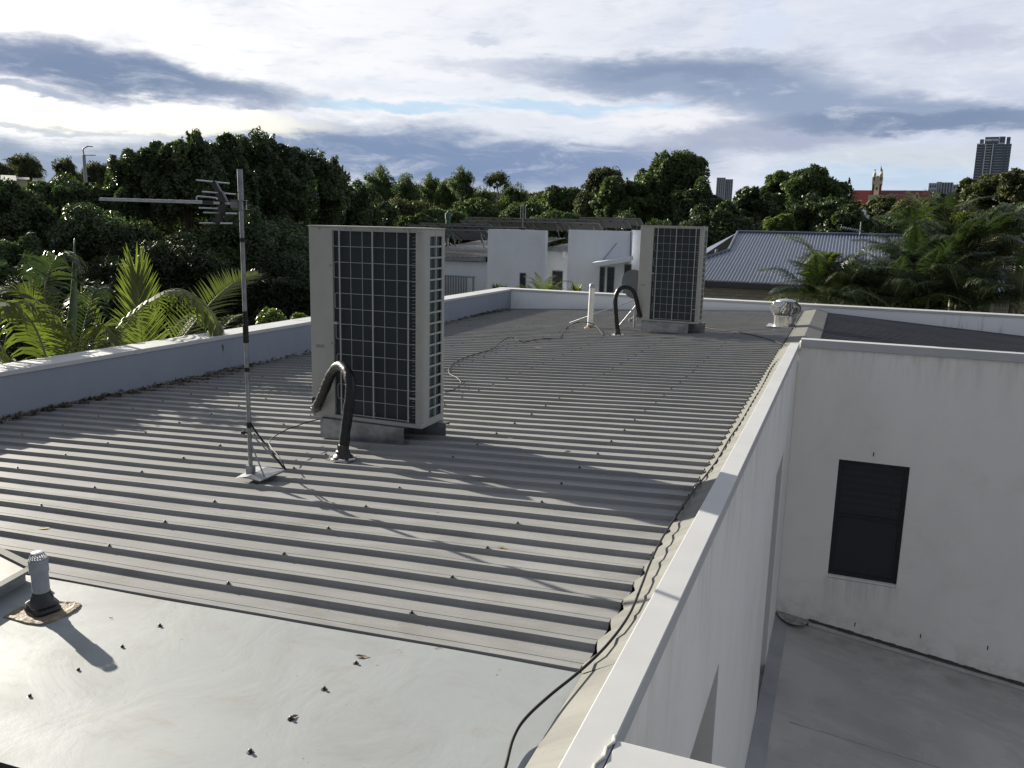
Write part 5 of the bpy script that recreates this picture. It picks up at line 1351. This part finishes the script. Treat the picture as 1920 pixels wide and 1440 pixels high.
ztop = at_az(1865, 270, D)[2]; fh = 2.35; nf = int((ztop-GZ)/fh)
b = MB(); lb(b, o, d, n, 0, w, .6, 24, GZ, ztop-.5); b.build('glazed_core', M['tg'], TW)
b = MB()
for k in range(nf+1):
    z = ztop-k*fh
    lb(b, o, d, n, -.2, w*.17, .0, 24.3, z-.55, z); lb(b, o, d, n, w*.26, w*.42, -.6, .5, z-.75, z); lb(b, o, d, n, w*.53, w*.80, .1, .55, z-.5, z); lb(b, o, d, n, w*.83, w+.2, .3, 24.3, z-.45, z)
b.build('floor_slabs', M['tc'], TW)
b = MB()
for x0, x1 in ((.16, .24), (.44, .52), (.79, .84), (-.012, .01)): lb(b, o, d, n, w*x0, w*x1, -.3, .45, GZ, ztop-.2)
for k in range(0, 14): lb(b, o, d, n, w*(.03+.07*k), w*(.036+.07*k), .2, .62, GZ, ztop-.6)
b.build('dark_piers', M['td'], TW)
b = MB()
for x0 in (.235, .455): lb(b, o, d, n, w*x0, w*x0+.75, -1.2, -.31, GZ, ztop+.5)
lb(b, o, d, n, -.4, w*.2, -.3, 8, ztop+.0, ztop+.7); lb(b, o, d, n, w*.60, w*.8, -.3, 8, ztop+.0, ztop+.9)
b.build('light_fins', M['tl'], TW)
b = MB(); lb(b, o, d, n, w*.22, w*.62, 0, 14, ztop+.8, ztop+6.3); lb(b, o, d, n, w*.64, w*.80, 2, 14, ztop+.95, ztop+6.6); lb(b, o, d, n, w*.06, w*.18, 1, 10, ztop+.75, ztop+4.5); lb(b, o, d, n, w*.84, w*.95, 1, 10, ztop-.3, ztop+6); b.build('crown_block', M['td'], TW)
b = MB(); lb(b, o, d, n, w*.205, w*.218, -.2, 14, ztop+.8, ztop+6.6); b.build('crown_edge', M['tl'], TW)
b = MB(); lb(b, o, d, n, w*.622, w*.636, -.2, 14, ztop+.8, ztop+7.1); b.build('crown_edge', M['tl'], TW)
cu = bpy.data.curves.new('sign', 'FONT'); cu.body = 'MERITON'; cu.size = 4.1; cu.extrude = .15; cu.offset = .16; cu.align_x = 'CENTER'; cu.align_y = 'CENTER'
to = bpy.data.objects.new('sign_text', cu); COL.objects.link(to); bpy.context.view_layer.update()
me = bpy.data.meshes.new_from_object(to.evaluated_get(bpy.context.evaluated_depsgraph_get())); bpy.data.objects.remove(to)
me.materials.clear(); me.materials.append(mat('sign letters', (.9, .9, .9), .5, 0, .02))
bb_ = [v.co.x for v in me.vertices]; sc_ = (w*.36)/(max(bb_)-min(bb_))
to = bpy.data.objects.new('sign_lettering', me); COL.objects.link(to); to.parent = TW; OFF[to.name] = OFF[TW.name]
pos = o+d*(w*.42)+n*(-.35)+np.array([0, 0, ztop+3.5]); to.location = pos-OFF[TW.name]; to.rotation_euler = (PI/2, 0, math.atan2(d[1], d[0])); to.scale = (sc_, sc_*1.0, 1)
# apartment blocks right of the school
def block(px0, px1, py, dist, label, floors, cols, dark=False, dep=18, pent=True):
    a, d, n, w = facbasis(px0, px1, py, dist); o = np.array([a[0], a[1], 0]); zt_ = at_az((px0+px1)/2, py, dist)[2]
    t = thing('apartment_block', (a[0], a[1], GZ), label, 'apartment block', 'apartment blocks on the horizon')
    b = MB(); lb(b, o, d, n, 0, w, .3, dep, GZ, zt_-.3); b.build('glazed_core', M['tg'], t)
    b = MB(); fh = 3.1; k = 0
    while k < floors: z = zt_-k*fh; lb(b, o, d, n, -.1, w+.1, 0, dep+.1, z-1.0, z); k += 1
    b.build('floor_slabs', M['td'] if dark else M['tl'], t)
    b = MB()
    for c in range(cols+1): lb(b, o, d, n, w*c/cols-.35, w*c/cols+.35, -.15, .25, GZ, zt_-.05)
    b.build('piers', M['tc'], t)
    return t
block(1743, 1757, 343, 620, 'pale stepped left wing of the glass apartment group', 9, 3)
block(1757.5, 1765.5, 341, 640, 'narrow grey glass block left of the middle pair', 9, 2, True)
block(1766, 1787, 342, 630, 'glass apartment block with dark top in the middle of the group', 9, 4, True)
block(1788, 1800, 346, 660, 'lower glass apartment block at the right of the group', 9, 3)
block(1345, 1360, 333, 700, 'left half of the dark twin apartment towers behind the fig tree', 14, 4, True)
block(1360.5, 1374, 336, 705, 'right half of the dark twin apartment towers behind the fig tree', 14, 4, True)
# school with the red roof and tower
D = 260.; a, d, n, w = facbasis(1598, 1744, 357, D); o = np.array([a[0], a[1], 0]); zr_ = at_az(1670, 357, D)[2]
M['redroof'] = mat('red tiled roof', (.19, .035, .028), .7, 0, .15, .4); M['cream'] = mat('cream render', (.50, .46, .34), .8, 0, .08, .3); M['redbrick'] = mat('red brick', (.16, .045, .035), .85, 0, .2, .5)
S_ = thing('school_building', (a[0], a[1], GZ), 'long red roofed brick building with a cream and red clock-style tower', 'building')
S_['label'] = 'long red roofed brick building with a twin pinnacled cream and red tower'
b = MB(); hgt = 5.2
q = lambda x, y, z: o+d*x+n*y+np.array([0, 0, z])
b.add([q(0, 0, zr_), q(w, 0, zr_), q(w+2, -6, zr_-hgt), q(-2, -6, zr_-hgt), q(w+2, 6, zr_-hgt), q(-2, 6, zr_-hgt)], [(0,1,2,3), (0,5,4,1), (1,4,2), (0,3,5)]); b.build('roof', M['redroof'], S_)
b = MB(); lb(b, o, d, n, -1, w+1, -5.2, 5.2, GZ, zr_-hgt+.1); b.build('wall', M['redbrick'], S_)
xt0 = w*(1634-1598)/146.; xt1 = w*(1656-1598)/146.; zt0 = at_az(1645, 334, D)[2]
b = MB(); lb(b, o, d, n, xt0+.3, xt1-.3, -5.9, -1, GZ, zt0-.6); b.build('tower_shaft', M['redbrick'], S_)
tw_ = xt1-xt0
b = MB(); lb(b, o, d, n, xt0+.2, xt1-.2, -6.05, -.9, zt0-2.0, zt0); lb(b, o, d, n, xt0+tw_*.38, xt1-tw_*.38, -6.1, -5.9, zt0-.01, zt0+.25); lb(b, o, d, n, xt0+tw_*.28, xt1-tw_*.28, -6.08, -5.8, zt0-7., zt0-2.01)
b.build('tower_band', M['cream'], S_)
b = MB(); lb(b, o, d, n, xt0+tw_*.42, xt1-tw_*.42, -6.14, -6.0, zt0-3.5, zt0-2.8); b.build('tower_window', M['redbrick'], S_)
for xx in (xt0+.15, xt1-1.15):
    c = q(xx+.5, -5.6, 0); b = MB(); b.lathe((c[0], c[1], 0), [(.42, zt0-.3), (.42, zt0+.7), (.3, zt0+1.1), (.08, zt0+1.45)], 8); b.build('pinnacle', M['cream'], S_)
    b = MB(); b.lathe((c[0], c[1], 0), [(.52, zt0-1.0), (.52, zt0-.1)], 8); b.build('pinnacle_base', M['redbrick'], S_)
    b = MB(); b.tube([(c[0], c[1], zt0+1.4), (c[0], c[1], zt0+2.0)], .05, 5); b.box(c[0]-.3, c[0]+.3, c[1]-.05, c[1]+.05, zt0+1.7, zt0+1.9); b.build('weather_vane', M['td'], S_)
c = q(xt0+tw_*.66, -4, 0); zf = at_az(1651, 311, D)[2]
fl = thing('flag', (c[0], c[1], zt0), 'small dark flag on a pole above the red and cream tower', 'flag')
b = MB(); b.tube([(c[0], c[1], zt0-.5), (c[0], c[1], zf)], .07, 6); b.build('flagpole', M['tl'], fl)
b = MB(); V = []
for i in range(7):
    for j in range(2): V.append((c[0]-i*.02+.25*i*.5, c[1]+.15*math.sin(i), zf-.1-j*1.25-i*.30))
b.add(V, [(2*i, 2*i+2, 2*i+3, 2*i+1) for i in range(6)]); b.build('flag_cloth', mat('flag cloth', (.03, .05, .12), .8), fl)
x0 = w*(1631-1598)/146.; x1 = w*(1658-1598)/146.; zq = at_az(1645, 368, D)[2]
b = MB(); lb(b, o, d, n, x0, x1, -9, -5.3, GZ, zq); b.build('porch', M['cream'], S_)
b = MB(); x0 = w*(1712-1598)/146.; x1 = w*(1728-1598)/146.; zq = at_az(1720, 362, D)[2]
b.add([q(x0, -6.1, zq-2.6), q((x0+x1)/2, -6.1, zq), q(x1, -6.1, zq-2.6), q(x0, -1, zq-2.6), q((x0+x1)/2, -1, zq), q(x1, -1, zq-2.6)], [(0,1,4,3), (1,2,5,4)]); b.build('dormer_roof', M['redroof'], S_)
b = MB(); b.bar(q(x0, -6.2, zq-2.6), q((x0+x1)/2, -6.2, zq), .3); b.bar(q(x1, -6.2, zq-2.6), q((x0+x1)/2, -6.2, zq), .3); b.build('dormer_trim', M['cream'], S_)
b = MB(); x0 = w*(1742-1598)/146.; lb(b, o, d, n, x0+.8, x0+2.6, -7, -2, GZ, at_az(1745, 362, D)[2]); b.build('chimney', M['cream'], S_)
# red hip roofed house far off
D = 150.; a, d, n, w = facbasis(996, 1034, 378, D); o = np.array([a[0], a[1], 0]); z1 = at_az(1015, 364, D)[2]; z0 = at_az(1015, 386, D)[2]
R_ = thing('red_roof_house', (a[0], a[1], GZ), 'distant house showing only its red hipped roof between trees', 'house')
b = MB(); b.add([q_ for q_ in (o+d*w*.42+[0, 0, z1], o+d*w*.62+[0, 0, z1], o+d*(w+.3)-n*4+[0, 0, z0], o-d*.3-n*4+[0, 0, z0], o+d*(w+.3)+n*4+[0, 0, z0], o-d*.3+n*4+[0, 0, z0])], [(0,1,2,3), (0,5,4,1), (1,4,2), (0,3,5)]); b.build('roof', mat('terracotta roof', (.17, .05, .04), .8, 0, .15, .5), R_)
b = MB(); lb(b, o, d, n, 0, w, -3.6, 3.6, GZ, z0+.01); b.build('wall', M['redbrick'], R_)
# white house at the right edge
a = P_(1888, 500, 27.5); Wt = thing('white_side_house', (a[0]+1.5, 28, GZ), 'sunlit white house seen through palm fronds at the right edge', 'house')
zt3 = P_(1905, 486, 27.5)[2]
yy1, yy2 = 26.0, 32
b = MB(); xq0 = P_(1880, 560, 29)[0]; xq1 = P_(1888, 560, 26)[0]+.15
b.prism([(xq1-.5, 30.0, GZ), (xq1+.3, 25.4, GZ), (xq1+7, 25.6, GZ), (xq1+7, 31, GZ)], (0, 0, zt3-GZ)); b.build('wall', mat('sunlit white render', (.62, .61, .58), .85, 0, .04, .5), Wt)
b = MB(); b.prism([(xq1-.7, 30.3, zt3+.001), (xq1+.15, 25.2, zt3+.001), (xq1+7.2, 25.4, zt3+.001), (xq1+7.2, 31.2, zt3+.001)], (0, 0, .12)); b.build('roof_slab', M['nroof'], Wt)
b = MB(); b.tube([(xq1-.28, 28.4, GZ), (xq1-.28, 28.4, zt3-.2)], .05, 8); b.build('downpipe', M['wh2'], Wt)
# small white box building between trees
for (x0, x1, y0, y1, lab) in ((1607, 1630, 403, 412, 'white flat box roof between the dark tree and the olive trees'), ):
    D = 80.; a, d, n, w = facbasis(x0, x1, y0, D); o = np.array([a[0], a[1], 0]); z1 = at_az((x0+x1)/2, y0, D)[2]; z0 = at_az((x0+x1)/2, y1, D)[2]
    t = thing('shed', (a[0], a[1], GZ), lab, 'shed'); b = MB(); lb(b, o, d, n, 0, w, 0, 3, z0, z1); b.build('roof', mat('pale roof', (.55, .60, .68), .6), t)
    b = MB(); lb(b, o, d, n, 0, w*.72, .8, 2.5, z1+.001, z1+.45); b.build('roof_box', bpy.data.materials['pale roof'], t)
    b = MB(); lb(b, o, d, n, .1, w-.1, .2, 2.8, GZ, z0-.001); b.build('wall', M['td'], t)
# low roofs glimpsed at the far left
for i_, (x0, x1, y0, y1, dd, lab) in enumerate(((22, 55, 329, 336, 85, 'pale flat roof glimpsed between trees at the far left'), (0, 30, 325, 338, 80, 'grey gabled roof at the far left edge'), (60, 84, 331, 340, 88, 'second pale roof between the trees at the far left'))):
    a, d, n, w = facbasis(x0, x1, y0, dd); o = np.array([a[0], a[1], 0]); z1 = at_az((x0+x1)/2, y0, dd)[2]; z0 = at_az((x0+x1)/2, y1, dd)[2]
    t = thing('far_house', (a[0], a[1], GZ), lab, 'house'); b = MB(); qq = lambda x, y, z: o+d*x+n*y+np.array([0, 0, z])
    b.add([qq(0, 0, z0), qq(w, 0, z0), qq(w, 4, z1), qq(0, 4, z1), qq(w, 8, z0), qq(0, 8, z0)], [(0,1,2,3), (3,2,4,5), (0,3,5), (1,4,2)]); b.build('roof', M['nroof'], t)
    b = MB(); lb(b, o, d, n, .2, w-.2, .2, 7.8, GZ, z0-.01); b.build('wall', M['cream'], t)
# street lamp, power pole, small road sign post
D = 75.; a = at_az(160, 330, D); zt4 = at_az(160, 274, D)[2]; t = thing('street_lamp', (a[0], a[1], GZ), 'tall curved neck street lamp against the blue cloud at the far left', 'street lamp')
za = at_az(160, 291, D)[2]
b = MB(); b.tube([(a[0], a[1], GZ), (a[0], a[1], za)], [.16, .12], 10); b.build('pole', M['galvdull'], t, smooth=True)
dx = CR.copy(); dx[2] = 0
b = MB(); pp_ = np.array([a[0], a[1], 0]); b.tube(bez([pp_+[0, 0, za], pp_-dx*.03+[0, 0, za+(zt4-za)*.6], pp_+dx*.12+[0, 0, zt4-.12], pp_+dx*.4+[0, 0, zt4]], 16), .05, 8); b.build('arm', M['galvdull'], t, smooth='all')
b = MB(); b.bar(pp_+dx*.35+[0, 0, zt4-.02], pp_+dx*.72+[0, 0, zt4-.03], .16, .07); b.build('lamp_head', M['galvdull'], t)
b = MB(); b.tube([pp_+[0, 0, za], pp_+dx*.6+[0, 0, za+.0]], .035, 6); b.bar(pp_+dx*.45+[0, 0, za+.0], pp_+dx*.9+[0, 0, za+.01], .12, .06); b.build('lower_arm', M['galvdull'], t)
D = 55.; a = at_az(1886, 440, D); zt5 = at_az(1887, 393, D)[2]; t = thing('power_pole', (a[0], a[1], GZ), 'pale wooden power pole with two short arms right of the palms', 'pole')
b = MB(); b.tube([(a[0], a[1], GZ), (a[0], a[1], zt5)], [.14, .09], 10); b.build('pole', mat('grey timber', (.30, .29, .27), .85, 0, .1, 4), t, smooth=True)
for k, zz in enumerate((zt5-.05, zt5-.45)):
    b = MB(); b.tube([(a[0], a[1], zz), (a[0]+.22, a[1], zz)], .03, 6); b.lathe((a[0]+.2, a[1], zz-.03), [(.05, 0), (.06, .05), (.02, .1)], 8); b.build('insulator_arm', M['tl'], t)
# a road patch glimpsed beyond the blue ridge
a = at_az(1625, 432, 60); b = MB(); b.box(a[0]-6, a[0]+5, 50, 75, GZ+.004, GZ+.012)
tag(b.build('road', mat('asphalt', (.06, .06, .065), .85)), kind='structure')

#@@CAM
cam = bpy.data.cameras.new('camera'); co = bpy.data.objects.new('camera', cam); COL.objects.link(co)
cam.sensor_width = 36; cam.lens = F/1920*36; cam.clip_start = .05; cam.clip_end = 12000
from mathutils import Matrix
co.matrix_world = Matrix(((CR[0], CU[0], -CF[0], 0), (CR[1], CU[1], -CF[1], 0), (CR[2], CU[2], -CF[2], 0), (0, 0, 0, 1)))
SC.camera = co
SC.view_settings.view_transform = 'Standard'; SC.view_settings.look = 'None'; SC.view_settings.exposure = 1.379; SC.view_settings.gamma = 1
SC.cycles.max_bounces = 6; SC.cycles.transparent_max_bounces = 4
